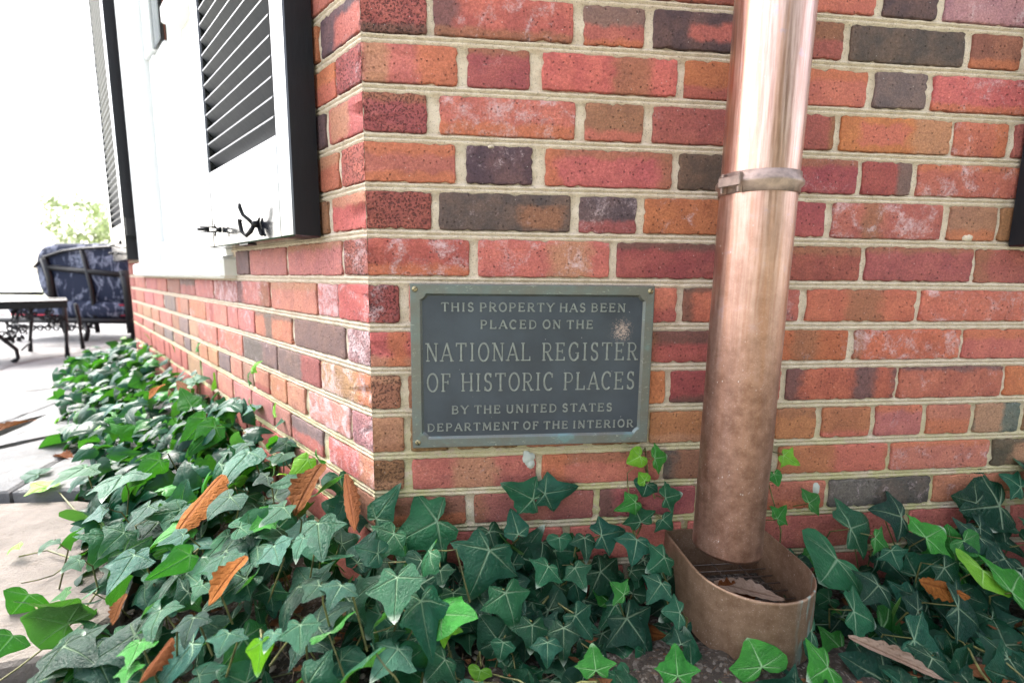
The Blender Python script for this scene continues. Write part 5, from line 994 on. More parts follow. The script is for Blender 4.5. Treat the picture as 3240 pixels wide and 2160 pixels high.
patio = bpy.data.objects.new('patio', None); C.objects.link(patio); patio['kind'] = 'structure'
random.seed(21)
def interp_line(L, x):
    for a, b in zip(L[:-1], L[1:]):
        if a[0] <= x <= b[0] or a[0] >= x >= b[0]:
            t = (x - a[0]) / ((b[0] - a[0]) or 1); return a[1] + (b[1] - a[1]) * t
    return L[0][1] if x < L[0][0] else L[-1][1]
def flag(poly, z, th, mat, jit=.006):
    """a riven flagstone: outline walked in small uneven steps, top slightly rough, arris rounded"""
    P = []
    for a, b in zip(poly, poly[1:] + poly[:1]):
        a, b = Vector(a), Vector(b); n = max(1, int((b - a).length / .045))
        for i in range(n):
            p = a.lerp(b, i / n)
            P.append(p + Vector((mnoise.noise(Vector((p.x * 9, p.y * 9, z * 50))), mnoise.noise(Vector((p.x * 9, p.y * 9, 7 + z * 50))))) * jit)
    c = sum(P, Vector((0, 0))) / len(P); n = len(P); V = []; F = []
    for k, (ins, dz) in enumerate(((0, -th), (-.002, -.006), (.006, 0), (.05, .0012))):
        for p in P:
            d = (c - p); q_ = p + d.normalized() * min(ins, d.length * .8)
            V.append((q_.x, q_.y, z + dz + (random.uniform(-.0012, .0012) if k >= 2 else random.uniform(-.002, .002))))
    for k in range(3):
        for i in range(n): F.append((k * n + i, k * n + (i + 1) % n, (k + 1) * n + (i + 1) % n, (k + 1) * n + i))
    F.append(tuple(3 * n + i for i in range(n)))
    o = mesh_obj('flagstone', V, F, mat, patio, False)
    if sum((Vector(b) - Vector(a)).cross(Vector(d) - Vector(b)) for a, b, d in zip(poly, poly[1:] + poly[:1], poly[2:] + poly[:2])) < 0:
        o.data.flip_normals()
    return o
# nearest two stones, surveyed
flag([(-1.25, -.25), (-.73, -.12), (-.49, -.09), (-.435, -.082), (-.415, -.05), (-.40, .0), (-.47, .16), (-.60, .36), (-.76, .408), (-1.0, .41), (-1.5, .40)], .026, .055, FLAG_W, .008)
flag([(-1.3, -.27), (-.73, -.135), (-.49, -.108), (-.42, -.10), (-.30, -.14), (-.20, -.20), (-.16, -.30), (-.2, -.9), (-1.3, -.9)], .004, .05, FLAG_W, .008)
flag([(-.145, -.31), (.28, -.29), (.62, -.33), (.62, -.9), (-.19, -.9)], .004, .05, FLAG, .008)
flag([(.635, -.33), (1.6, -.36), (1.6, -.9), (.635, -.9)], .004, .05, FLAG, .008)
FL = FLAG_LINES
zz = [0, .046, .042, .040, .036, .034]
for k in range(1, 5):
    near, far = FL[k], FL[k + 1]
    cuts = sorted([-3.6 - .2 * k] + [near[0][0] - .35 * (k % 2)] + [(near[0][0] + near[-1][0]) / 2 + .25 * math.sin(k * 3)] + [near[-1][0] + .4])
    for a, b in zip(cuts[:-1], cuts[1:]):
        if b - a < .25: continue
        g_ = .006
        xs = [a + g_ + (b - a - 2 * g_) * i / 5 for i in range(6)]
        lo = [(x, interp_line(near, x) + g_) for x in xs]; sh_ = .12
        hi = [(x - sh_, interp_line(far, x - sh_) - g_) for x in reversed(xs)]
        flag(lo + hi, zz[k] if k < len(zz) else .034, .05, FLAG if k != 1 else FLAG, .012)
# beyond: rows of random rectangular stones
y = 2.10
while y < 9:
    d = random.uniform(.5, .9); x = -9 + random.uniform(-.3, 0)
    while x < -1.2 - (y - 2) * .3 + 1.0:
        w = random.uniform(.6, 1.3); s_ = .12 * (y - 2)
        if y > 2.4 or x + w < -2.0 or True:
            flag([(x + .008, y + .008), (x + w - .008, y + .008), (x + w - .008, y + d - .008), (x + .008, y + d - .008)], .033, .05, FLAG, .012)
        x += w
    y += d
y = -.9
for ry in range(-2, 8):       # left of the surveyed strip
    y0_ = -.9 + ry * .75; x = -6.0 + random.uniform(0, .3)
    while x < -2.2:
        w = random.uniform(.7, 1.2)
        lim = {0: -1.45, 1: -1.6}.get(ry, -3.9)
        if x + w < (-3.9 if y0_ > .2 else -1.55) and y0_ + .75 < 2.1: flag([(x + .008, y0_ + .008), (x + w - .008, y0_ + .008), (x + w - .008, y0_ + .742), (x + .008, y0_ + .742)], .033, .05, FLAG, .012)
        x += w

# ------------------------------------------------------------------ ivy
def leaf_outline(shape):
    H = {0: [(0, -.02), (.10, -.17), (.24, -.27), (.40, -.31), (.47, -.20), (.49, -.08), (.52, .00), (.66, .08), (.84, .17), (.70, .27), (.54, .35), (.40, .42), (.33, .54), (.22, .74), (.10, .92), (0, 1.0)],
         1: [(0, -.02), (.10, -.16), (.24, -.20), (.36, -.16), (.45, -.04), (.55, .08), (.72, .20), (.58, .31), (.42, .38), (.31, .48), (.24, .64), (.12, .86), (0, 1.0)],
         2: [(0, -.02), (.10, -.13), (.22, -.14), (.32, -.04), (.40, .10), (.45, .20), (.36, .32), (.27, .46), (.19, .66), (.09, .87), (0, 1.0)],
         3: [(0, -.02), (.12, -.22), (.28, -.30), (.45, -.27), (.57, -.12), (.61, .06), (.60, .20), (.50, .34), (.40, .46), (.28, .62), (.13, .80), (0, .90)]}[shape]
    return H
VEINS = {0: [((0, 0), (0, .95)), ((0, 0), (.78, .165)), ((0, 0), (.37, -.27))],
         1: [((0, 0), (0, .95)), ((0, 0), (.66, .19)), ((0, 0), (.32, -.15))],
         2: [((0, 0), (0, .95)), ((0, 0), (.40, .18)), ((0, 0), (.2, -.11))],
         3: [((0, 0), (0, .84)), ((0, 0), (.54, .16)), ((0, 0), (.40, -.20))]}
def segd(p, a, b):
    ax, ay = a; bx, by = b; dx, dy = bx - ax, by - ay
    t = np.clip(((p[:, 0] - ax) * dx + (p[:, 1] - ay) * dy) / (dx * dx + dy * dy), 0, 1)
    return np.hypot(p[:, 0] - ax - t * dx, p[:, 1] - ay - t * dy), t
def make_leaf(shape, curl, hi=True, seed=0):
    rs = np.random.RandomState(seed)
    H = leaf_outline(shape)
    full = [(x * (1 + .08 * rs.uniform(-1, 1)), y) for x, y in H] + [(-x * (1 + .10 * rs.uniform(-1, 1)), y + .02 * rs.uniform(-1, 1)) for x, y in H[-2:0:-1]]
    # close polygon; ray table about the petiole
    n = len(full); nr, nc = (112, 20) if hi else (26, 3)
    poly = np.array(full); base = set()
    angs = np.arctan2(poly[:, 0], poly[:, 1])     # 0 at the tip, clockwise
    tips = [angs[i] for i in range(n)]
    A = list(np.linspace(-math.pi, math.pi, nr, endpoint=False) + .001)
    if hi:
        for (a_, b_) in VEINS[shape]:
            for s_ in (1, -1):
                t0 = math.atan2(b_[0] * s_, b_[1])
                A += [t0 - .03, t0 - .012, t0, t0 + .012, t0 + .03]
    A += [t for t in tips]
    A = sorted(set(round(a, 4) for a in A if -math.pi < a <= math.pi))
    def rad(t):
        d = np.array([math.sin(t), math.cos(t)]); best = None
        for i in range(n):
            p, q2 = poly[i], poly[(i + 1) % n]; e = q2 - p
            den = d[0] * e[1] - d[1] * e[0]
            if abs(den) < 1e-9: continue
            r = (p[0] * e[1] - p[1] * e[0]) / den; u = (p[0] * d[1] - p[1] * d[0]) / den
            if r > 0 and -1e-6 <= u <= 1 + 1e-6: best = r if best is None else max(best, r)
        return best or .02
    R = [rad(t) for t in A]
    pts = [(0, 0)]; m = len(A)
    for k in range(1, nc + 1):
        f = (k / nc) ** .9
        for t, r in zip(A, R): pts.append((math.sin(t) * r * f, math.cos(t) * r * f))
    p = np.array(pts)
    vein = np.zeros(len(p))
    sec = []
    for (a_, b_) in VEINS[shape]:
        for s_ in ((1,) if b_[0] == 0 else (1, -1)):
            b2 = (b_[0] * s_, b_[1]); d, t = segd(p, a_, b2)
            vein = np.maximum(vein, np.clip(1 - d / (.030 * (1.15 - t)), 0, 1) ** .8)
            L_ = math.hypot(*b2); th = math.atan2(b2[1], b2[0])
            for i, tt in enumerate((.22, .36, .5, .64, .78)):
                for sg in (1, -1):
                    q_ = (b2[0] * tt, b2[1] * tt); a3 = th + sg * (.72 + rs.uniform(-.1, .1)); l3 = L_ * (.30 - .22 * tt) * rs.uniform(.8, 1.2)
                    e_ = (q_[0] + math.cos(a3) * l3, q_[1] + math.sin(a3) * l3); sec.append((q_, e_))
                    if rs.rand() < .7:
                        a4 = a3 + rs.choice([-.8, .8]); mid = (q_[0] + math.cos(a3) * l3 * .7, q_[1] + math.sin(a3) * l3 * .7)
                        sec.append((mid, (mid[0] + math.cos(a4) * l3 * .55, mid[1] + math.sin(a4) * l3 * .55)))
    if hi:
        for a_, b_ in sec:
            d, t = segd(p, a_, b_); vein = np.maximum(vein, .42 * np.clip(1 - d / .020, 0, 1) * (1 - .4 * t))
    rr = np.hypot(p[:, 0], p[:, 1])
    z = -curl * (rr ** 2) * .45 - .10 * curl * np.abs(p[:, 0]) + .03 * np.sin(p[:, 0] * 9 + seed) * rr + .035 * np.sin(p[:, 1] * 7 + seed * 2) * rr - .02 * vein * (rr > .02)
    z += -.30 * curl * np.maximum(p[:, 1] - .55, 0) ** 1.5
    z += .22 * curl * np.exp(-((np.abs(p[:, 0]) - .25) / .15) ** 2) * .15
    F = []
    for i in range(m): F.append((0, 1 + i, 1 + (i + 1) % m))
    for k in range(nc - 1):
        for i in range(m):
            a_, b_ = 1 + k * m + i, 1 + k * m + (i + 1) % m
            F.append((a_, a_ + m, b_ + m, b_))
    F = [tuple(reversed(f)) for f in F]
    me = bpy.data.meshes.new('leaf'); me.from_pydata([(p[i, 0], p[i, 1], z[i]) for i in range(len(p))], [], F)
    # make sure the upper side faces +z
    if me.polygons[0].normal.z < 0: me.flip_normals()
    at = me.attributes.new('vein', 'FLOAT', 'POINT'); at.data.foreach_set('value', vein.astype(np.float32))
    tipv = np.clip((rr - .82) / .15, 0, 1) * (p[:, 1] > -.1)
    at = me.attributes.new('tip_sheen', 'FLOAT', 'POINT'); at.data.foreach_set('value', tipv.astype(np.float32))
    me.polygons.foreach_set('use_smooth', [True] * len(me.polygons)); me.materials.append(LEAF); me.update()
    return me
HALF_W = {0: .84, 1: .72, 2: .45, 3: .61}
LM = {s: [make_leaf(s, .16, seed=s * 3 + 1), make_leaf(s, .45, seed=s * 3 + 2), make_leaf(s, .95, seed=s * 5 + 3), make_leaf(s, -.35, seed=s * 7 + 4)] for s in range(4)}
TINTS = [(.009, .062, .034), (.004, .032, .019), (.022, .135, .020), (.14, .34, .025), (.028, .098, .074)]

def place_leaf(parent, pos, d, nrm, ln, wd, tint, shape, k=None):
    me = LM[shape][random.choice((0, 0, 1, 1, 2, 3)) if k is None else k]
    d = Vector(d).normalized(); nrm = Vector(nrm); nrm = (nrm - d * nrm.dot(d)).normalized(); x = d.cross(nrm)
    sx = wd / (2 * HALF_W[shape])
    M = Matrix(((x.x * sx, d.x * ln, nrm.x * ln, pos[0]), (x.y * sx, d.y * ln, nrm.y * ln, pos[1]), (x.z * sx, d.z * ln, nrm.z * ln, pos[2]), (0, 0, 0, 1)))
    o = bpy.data.objects.new('leaf', me); link(o, parent); o.matrix_local = Matrix.Translation(-parent.location) @ M
    c = TINTS[tint]; j = random.uniform(.85, 1.15)
    o['tint'] = [c[0] * j, c[1] * j * random.uniform(.92, 1.1), c[2] * j]
    return o
ivyL = thing('ivy_plant', 'thick ivy running along the foot of the side wall beneath the white window', 'ivy', (-.3, .1, 0), group='ivy at the foot of the walls')
ivyF = thing('ivy_plant', 'ivy below the plaque, between the wall corner and the copper basin', 'ivy', (.25, -.1, 0), group='ivy at the foot of the walls')
ivyR = thing('ivy_plant', 'dark large-leaved ivy to the right of the copper basin', 'ivy', (.95, -.1, 0), group='ivy at the foot of the walls')
counts = {ivyL: 0, ivyF: 0, ivyR: 0}
stems = {ivyL: G(), ivyF: G(), ivyR: G()}
def petiole(par, pos, nrm, d, low):
    p = Vector(pos); a = p - Vector(d) * .004; 
    b = p - Vector(nrm) * random.uniform(.02, .04) - Vector(d) * random.uniform(.0, .02)
    c = Vector((b.x + random.uniform(-.03, .03), b.y + random.uniform(-.01, .03), max(low, b.z - random.uniform(.03, .08))))
    stems[par].tube([a, a.lerp(b, .5) - Vector(nrm) * .004, b, c], [.0009, .0010, .0012, .0014], 5, False)
random.seed(5)
for (k, b, d, nr_, ln, wd, ti, shp) in IVY_LEAVES:
    par = {'f': ivyF, 'l': ivyL, 'g': ivyL, 'r': ivyR}.get(k) or (ivyF if b[0] < .56 else ivyR)
    place_leaf(par, b, d, nr_, ln * 1.10, wd * 1.12, ti, shp, random.choice((0, 1))); counts[par] += 1
    if k != 'g': petiole(par, b, nr_, d, .0)
leafxy = [(Vector(b[1]), b[4]) for b in IVY_LEAVES]
def ok(p, h):
    # keep filler from standing in front of the surveyed leaves
    camp = Vector((.144, -.733, .557))
    v = p - camp; L_ = v.length; v /= L_
    for q_, ln in leafxy:
        w = q_ - camp; t = w.dot(v)
        if t > L_ - .012 and (w - v * t).length < ln * .60: return False
    return True
REST = {ivyL: [], ivyF: [], ivyR: []}
def fill(par, fn, n, limit, nfun, size, tints):
    cand = []
    tries = 0
    while len(cand) < n and tries < n * 6:
        tries += 1
        p = fn()
        if p is None or not ok(p, 0): continue
        cand.append(p)
    camp = Vector((.144, -.733, .557)); cand.sort(key=lambda p: (p - camp).length)
    for p in cand:
        nr_ = nfun(p); sp_n = .55 if par is ivyL else .40
        nr_ = (nr_.normalized() + Vector([random.gauss(0, sp_n) for _ in range(3)])).normalized()
        if nr_.z < -.1: nr_.z = .1
        d = Vector([random.gauss(0, 1) for _ in range(3)]); d += Vector((0, -.4, -.5)); d = (d - nr_ * d.dot(nr_)).normalized()
        ln = size(p); shp = random.choice((0, 0, 1, 1, 3, 3, 2)); wd = ln * 2 * HALF_W[shp] * random.uniform(.66, 1.12)
        ti = random.choices((0, 1, 2, 3, 4), tints)[0]
        if ti == 3 and ln > .034: ln *= .55; wd *= .55
        if counts[par] < limit:
            place_leaf(par, p, d, nr_, ln, wd, ti, shp); counts[par] += 1
            if (p - camp).length < 1.3 and random.random() < .5: petiole(par, p, nr_, d, 0)
        else: REST[par].append((p, d, nr_, ln, wd, ti, shp))
def left_pt():
    s = random.uniform(-.28, 2.62) if random.random() < .75 else random.uniform(-.28, .8)
    lim = .335 + (.06 if s < .3 else 0) + .02 * math.sin(s * 17)
    off = lim * random.random() ** .85
    if s < -.02:           # in front of the corner: stay outside the front wall
        p = DS * s + NS * off
        if p.y > -.02: return None
    else: p = DS * s + NS * off
    h = .255 - .38 * off - (.04 if s < 0 else 0)
    edge = off / lim
    z = h - random.uniform(.012, .13) * (1 if edge < .85 else 1.2)
    if s < .55 and p.z < .1 and random.random() < .25: return None
    if math.hypot(p.x + .16, p.y + .20) < .085 or math.hypot(p.x + .07, p.y + .14) < .05: 
        if random.random() < .75: return None
    p = p + Z * max(z, .012); return p
def lim_n(p): return Vector((0, 0, 1)) + NS * .45
fill(ivyL, left_pt, 1080, 298, lim_n, lambda p: random.uniform(.036, .068), (8, 6, 1.5, .35, 1.3))
def front_pt():
    x = random.uniform(-.02, .482); y = -.012 - .30 * random.random()
    h = .175 - .72 * (-y) + .03 * math.sin(x * 9)
    z = h - random.uniform(.03, .11)
    if y < -.15 and random.random() < .25: return None
    if .33 < x < .46 and y < -.085 and random.random() < .45: return None
    if .14 < x < .20 and y < -.10 and random.random() < .6: return None
    return Vector((x, y, max(z, .010)))
fill(ivyF, front_pt, 200, 290, lambda p: Vector((0, -.75, .7)), lambda p: random.uniform(.038, .062), (4, 8, .7, .1, .2))
def right_pt():
    x = random.uniform(.56, 1.7); y = -.012 - .36 * random.random()
    if x < .695 and y > -.225: return None
    h = .135 + .14 * max(0, min(1, (x - .95) / .25)) - .55 * (-y)
    z = h - random.uniform(.02, .10)
    if y < -.28 and random.random() < .4: return None
    return Vector((x, y, max(z, .012)))
fill(ivyR, right_pt, 420, 296, lambda p: Vector((0, -.7, .7)), lambda p: random.uniform(.038, .066), (4, 8, 1.0, .1, .2))
# the leaves too many to pick apart: one mass per plant, same leaves simplified
LOW = {s: make_leaf(s, .8, False, s) for s in range(4)}
def low_data(me):
    v = np.zeros(len(me.vertices) * 3); me.vertices.foreach_get('co', v); return v.reshape(-1, 3), [tuple(p.vertices) for p in me.polygons]
LD = {s: low_data(LOW[s]) for s in LOW}
for par, lst in REST.items():
    if not lst: continue
    for ti in range(5):
        V = []; F = []
        for (p, d, nr_, ln, wd, t_, shp) in lst:
            if t_ != ti: continue
            x = d.cross(nr_); sx = wd / (2 * HALF_W[shp]); v, f = LD[shp]
            M3 = np.array([[x.x * sx, d.x * ln, nr_.x * ln], [x.y * sx, d.y * ln, nr_.y * ln], [x.z * sx, d.z * ln, nr_.z * ln]])
            w = v @ M3.T + np.array(p) - np.array(par.location); b = len(V); V += [tuple(q_) for q_ in w]; F += [tuple(i + b for i in q_) for q_ in f]
        if V:
            o = mesh_obj('foliage', V, F, LEAF, par, True); o['kind'] = 'stuff'; o['tint'] = list(TINTS[ti])
# trailing stems
random.seed(9)
for par, n, fn in ((ivyL, 16, lambda: (DS * random.uniform(-.2, 1.2) + NS * random.uniform(.02, .33))), (ivyF, 9, lambda: Vector((random.uniform(0, .48), random.uniform(-.26, -.02), 0))), (ivyR, 10, lambda: Vector((random.uniform(.7, 1.3), random.uniform(-.28, -.02), 0)))):
    for _ in range(n):
        p = fn(); p.z = random.uniform(.0, .07); pts = [p.copy()]; a = random.uniform(0, 6.28)
        for k in range(7):
            a += random.uniform(-.35, .35); p = p + Vector((math.cos(a), math.sin(a), 0)) * .02; p.z = max(.003, p.z + random.uniform(-.008, .007)); 
            if p.y > -.01 and p.x > 0: p.y = -.012
            if NS.dot(p) < .006 and p.x <= 0: p = p + NS * .02
            pts.append(p.copy())
        stems[par].tube(pts, [.0019 - .00015 * i for i in range(8)], 5, False)
# stem climbing the wall by the plaque, and a long runner over the stone
stems[ivyF].tube([(.434, -.012, .03), (.437, -.010, .10), (.430, -.010, .15), (.424, -.012, .19), (.419, -.011, .215), (.417, -.012, .235), (.428, -.014, .247)], [.0016, .0015, .0014, .0012, .001, .0008, .0006], 6, False)
stems[ivyR].tube([(.70, -.02, .05), (.702, -.015, .12), (.690, -.012, .16), (.672, -.012, .21), (.675, -.012, .24)], [.0015, .0014, .0012, .001, .0006], 6, False)
for rn in RUNNERS:
    stems[ivyL].tube(rn, [.0018 - .0002 * i for i in range(len(rn))], 6, False)
for par, g in stems.items():
    o = g.build('stem', STEM, par, True); o.location = -par.location
    o['kind'] = 'stuff'
# sprigs climbing the side wall
random.seed(3)
for s, z0 in ((.50, .25), (.52, .31), (.49, .345), (.98, .28), (1.35, .29), (1.02, .33), (1.9, .28), (.36, .27), (.13, .23)):
    place_leaf(ivyL, DS * s + NS * .03 + Z * z0, Vector((random.uniform(-.5, .5), -.3, .8)), NS + Z * .3, .030, .034, random.choice((2, 3)), 1)

# ------------------------------------------------------------------ fallen oak leaves
def oak_mesh(seed, curl, roll):
    rs = np.random.RandomState(seed); n = 42; V = []; F = []; vein = []
    for i in range(n + 1):
        t = i / n
        w = (math.sin(math.pi * min(1, t * .96 + .03)) ** .75) * (1 + .24 * abs(math.sin(t * 22 + seed)) ** 1.2 + .05 * rs.uniform(-1, 1)) * .82
        w *= (1 - .25 * t)
        for j in range(-6, 7):
            s = j / 6; x = s * w * .5; up = roll * (x * x) * 2.2 + .04 * math.sin(t * 9 + s * 3) * (abs(s)) - curl * (t - .5) ** 2 * .5
            V.append((x, t, up)); vv = max(0, 1 - abs(s) / .12)
            ph = (t * 9 - abs(s) * .9) % 1; vv = max(vv, .6 * max(0, 1 - abs(ph - .5) / .10))
            vein.append(vv)
    for i in range(n):
        for j in range(12):
            a = i * 13 + j; F.append((a, a + 1, a + 14, a + 13))
    g = G(); b = len(V)
    me = bpy.data.meshes.new('blade'); me.from_pydata(V, [], F)
    at = me.attributes.new('vein', 'FLOAT', 'POINT'); at.data.foreach_set('value', np.array(vein, dtype=np.float32))
    me.polygons.foreach_set('use_smooth', [True] * len(me.polygons)); me.materials.append(DRY); me.update(); return me
DT = dict(orange=(.31, .115, .028), brown=(.15, .055, .015), rust=(.19, .065, .022), tan=(.42, .26, .15), pale=(.40, .29, .225))
DLAB = ['large orange-brown oak leaf lying on the ivy in the middle of the side bed', 'brown oak leaf leaning on the ivy close to the wall corner',
        'rust-red oak leaf hanging down against the foot of the wall corner', 'smaller orange oak leaf above the bare patch of soil',
        'narrow tan dry leaf poking out beside the pale blue-green ivy leaf', 'long pale curled dry leaf on the soil left of the basin',
        'brown crumpled leaf beneath the pale curled leaf left of the basin', 'long pale pinkish dry leaf lying in the ivy right of the basin',
        'orange-brown dry leaf half hidden under a dark ivy leaf right of the basin', 'dark brown curled leaf lying on the patio at the left edge',
        'rolled reddish dry leaf at the edge of the lower sandstone slab', 'small brown leaf on the soil beside the sandstone slab',
        'flat pale leaf on the soil at the bottom edge', 'small orange leaf deep in the far ivy', 'small brown leaf caught in the far ivy beside the orange one',
        'rust leaf scrap on the grey patio stones', 'orange leaf scrap at the bottom edge left of the basin']
for i, (b, d, nr_, ln, wd, tone) in enumerate(DRY_LEAVES):
    me = oak_mesh(i + 3, .5 if tone != 'pale' else .3, (1.1 if tone in ('pale', 'rust') else .55) * (1 if i % 2 else -1))
    d = Vector(d); nr_ = Vector(nr_); nr_ = (nr_ - d * nr_.dot(d)).normalized(); x = d.cross(nr_)
    o = bpy.data.objects.new('dry_leaf', me); C.objects.link(o); sx = wd * (1.15 if tone != 'pale' else .85)
    o.matrix_world = Matrix(((x.x * sx, d.x * ln, nr_.x * sx, b[0]), (x.y * sx, d.y * ln, nr_.y * sx, b[1]), (x.z * sx, d.z * ln, nr_.z * sx, b[2]), (0, 0, 0, 1)))
    o['tint'] = list(DT[tone]); tag(o, DLAB[i], 'leaf', 'fallen dry leaves')
for (p, dz, ln, wd, tone, lab) in (((.590, -.175, .072), 0, .098, .036, 'pale', 'long pale dry leaf lying on the grate inside the copper basin'),
                               ((.520, -.105, .066), 1, .075, .045, 'rust', 'red-brown curled leaf under the foot of the downspout in the basin'),
                               ((.505, -.125, .070), 2, .06, .035, 'brown', 'dark crumpled leaf at the left side inside the basin')):
    me = oak_mesh(40 + dz, .15, .35 if dz == 0 else .9); o = bpy.data.objects.new('dry_leaf', me); C.objects.link(o)
    if dz == 0: x0_, d = Vector((.539, -.088, .083)), Vector((.088, -.050, .0)).normalized()
    else: x0_, d = Vector(p), Vector((.9, -.1 * dz, .1)).normalized()
    nr_ = Vector((0, -.3, 1)); nr_ = (nr_ - d * nr_.dot(d)).normalized(); x = d.cross(nr_)
    o.matrix_world = Matrix(((x.x * wd, d.x * ln, nr_.x * wd, x0_.x), (x.y * wd, d.y * ln, nr_.y * wd, x0_.y), (x.z * wd, d.z * ln, nr_.z * wd, x0_.z), (0, 0, 0, 1)))
    o['tint'] = list(DT[tone]); tag(o, lab, 'leaf', 'fallen dry leaves')

# soil litter: pebbles, bark and twigs too many to count
random.seed(31)
g = G()
PEB = simple("pebble", (.30, .25, .21), .8, .35, 40, .4)
for _ in range(900):
    if random.random() < .65: p = Vector((random.uniform(-.33, 1.1), random.uniform(-.34, -.02), 0))
    else: p = DS * random.uniform(-.2, 1.0) + NS * random.uniform(.05, .36)
    if p.x > -.02 and p.y > -.01: continue
    r = random.uniform(.0015, .006); M = Matrix.Translation(p + Z * (.003 + r * .2)) @ Matrix.Rotation(random.uniform(0, 3), 4, 'Z') @ Matrix.Diagonal((r * random.uniform(.8, 1.8), r, r * .6, 1))
    vs = []; t_ = (1 + 5 ** .5) / 2
    for a in ((-1, t_, 0), (1, t_, 0), (-1, -t_, 0), (1, -t_, 0), (0, -1, t_), (0, 1, t_), (0, -1, -t_), (0, 1, -t_), (t_, 0, -1), (t_, 0, 1), (-t_, 0, -1), (-t_, 0, 1)):
        vs.append(M @ (Vector(a).normalized() * random.uniform(.8, 1.15)))
    g.add(vs, [(0,11,5),(0,5,1),(0,1,7),(0,7,10),(0,10,11),(1,5,9),(5,11,4),(11,10,2),(10,7,6),(7,1,8),(3,9,4),(3,4,2),(3,2,6),(3,6,8),(3,8,9),(4,9,5),(2,4,11),(6,2,10),(8,6,7),(9,8,1)])
o = g.build('gravel', PEB, None, True); o['kind'] = 'stuff'; o['label'] = 'small pebbles and grit scattered over the bed soil'; o['category'] = 'gravel'
V = []; F = []
for _ in range(420):
    if random.random() < .6: p = Vector((random.uniform(-.33, 1.2), random.uniform(-.36, -.02), random.uniform(.010, .022)))
    else: p = DS * random.uniform(-.2, 1.4) + NS * random.uniform(.03, .36) + Z * random.uniform(.008, .02)
    if p.x > -.02 and p.y > -.01: continue
    if .47 < p.x < .69 and p.y > -.21: continue
    r = random.uniform(.006, .020); a = random.uniform(0, 6.3); n_ = random.choice((5, 6, 7)); b = len(V)
    for i in range(n_):
        t_ = a + 6.283 * i / n_; q_ = r * random.uniform(.5, 1.1)
        V.append(p + Vector((math.cos(t_) * q_, math.sin(t_) * q_ * .6, random.uniform(-.004, .006))))
    F.append(tuple(range(b, b + n_)))
o = mesh_obj('leaf_litter', V, F, DRY); o['kind'] = 'stuff'; o['tint'] = [.15, .065, .03]; o['label'] = 'crumbled brown leaf litter over the bed soil'; o['category'] = 'leaf litter'
def stone(p, r, lab):
    g = G(); M = Matrix.Translation(p)
    g.lathe([(.001, -r[2]), (r[0] * .7, -r[2] * .8), (r[0], 0), (r[0] * .75, r[2] * .7), (r[0] * .3, r[2]), (.001, r[2] * 1.02)], 14)
    o = mesh_obj('pebble', [Vector((v.x, v.y * r[1] / r[0], v.z)) * (1 + .12 * mnoise.noise(v * 60 + Vector(p))) for v in g.v], g.f, PEB2, None, True, loc=p)
    tag(o, lab, 'stone')
PEB2 = simple("pale_stone", (.46, .38, .32), .75, .15, 60, .3)
stone((-.243, -.165, .012), (.022, .014, .012), 'smooth pale pebble on the soil between the slab and the ivy')
g = G()
for _ in range(60):
    p = Vector((random.uniform(-.3, .48), random.uniform(-.30, -.03), .008)); a = random.uniform(0, 6.3); L_ = random.uniform(.02, .07)
    g.tube([p, p + Vector((math.cos(a), math.sin(a), random.uniform(-.05, .2))) * L_ * .5, p + Vector((math.cos(a + .3), math.sin(a + .3), 0)) * L_], [.0012, .001, .0006], 5)
o = g.build('twig_litter', simple("twig", (.22, .15, .10), .8, .4), None, True); o['kind'] = 'stuff'; o['label'] = 'dry twigs lying on the bed soil'; o['category'] = 'twigs'

# ------------------------------------------------------------------ garden furniture beyond the bed
def cloth_material():
    t = NT("navy_floral_cloth"); v = t.coord()
    d = t.noise(v, 6, 3, .5, 1.2)
    w = t.n.new("ShaderNodeTexWave"); w.inputs['Scale'].default_value = 5.0; w.inputs['Distortion'].default_value = 9.0; w.inputs['Detail'].default_value = 2.0
    t.l.new(v, w.inputs['Vector'])
    fr = t.noise(v, 30, 4, .7, 2.0)
    m = t.math('MULTIPLY', t.ramp(d, .50, .57), t.ramp(fr, .42, .56))
    m2 = t.math('MULTIPLY', t.ramp(w.outputs['Fac'], .88, .96), t.ramp(d, .42, .50))
    c = t.mix(t.math('MAXIMUM', m, t.math('MULTIPLY', m2, .7)), (.002, .008, .032), (.20, .22, .30))
    t.pr(Base_Color=c, Roughness=.85); t.bump(t.noise(v, 40, 3), .3, .004); return t.m
CLOTH = cloth_material(); RED = simple("red_piping", (.50, .02, .05), .7, .1); 
def cushion(name, c, sz, parent, rnd=4.0, mat=CLOTH, M=None):
    V = []; F = []; nu, nv = 28, 16
    for i in range(nv + 1):
        ph = -math.pi / 2 + math.pi * i / nv
        for k in range(nu):
            th = 2 * math.pi * k / nu
            def sp(x, e): return math.copysign(abs(x) ** e, x)
            x = sp(math.cos(ph), .35) * sp(math.cos(th), .45); y = sp(math.cos(ph), .35) * sp(math.sin(th), .45); z = sp(math.sin(ph), .8)
            V.append(Vector((x * sz[0] / 2, y * sz[1] / 2, z * sz[2] / 2)))
    for i in range(nv):
        for k in range(nu):
            a, b = i * nu + k, i * nu + (k + 1) % nu; F.append((a, b, b + nu, a + nu))
    MM = Matrix.Translation(c) @ (M or Matrix.Identity(4))
    return mesh_obj(name, [MM @ v for v in V], F, mat, parent, True)
ch = thing('lounge_chair', 'black iron garden chair with navy cushions patterned in white and piped in red', 'chair', (-2.75, 3.4, .034))
go = -Vector(ch.location)
def cpart(g, name, mat=IRON, **k): o = g.build(name, mat, ch, True, **k); o.location = go; return o
Mb = Matrix.Rotation(math.radians(-8), 4, 'Z')
o = cushion('back_cushion', (-2.775, 3.31, .555), (.78, .20, .47), ch, M=Matrix.Rotation(math.radians(90), 4, 'X') @ Matrix.Diagonal((1, 1, 1, 1)) if False else Mb); o.location = go
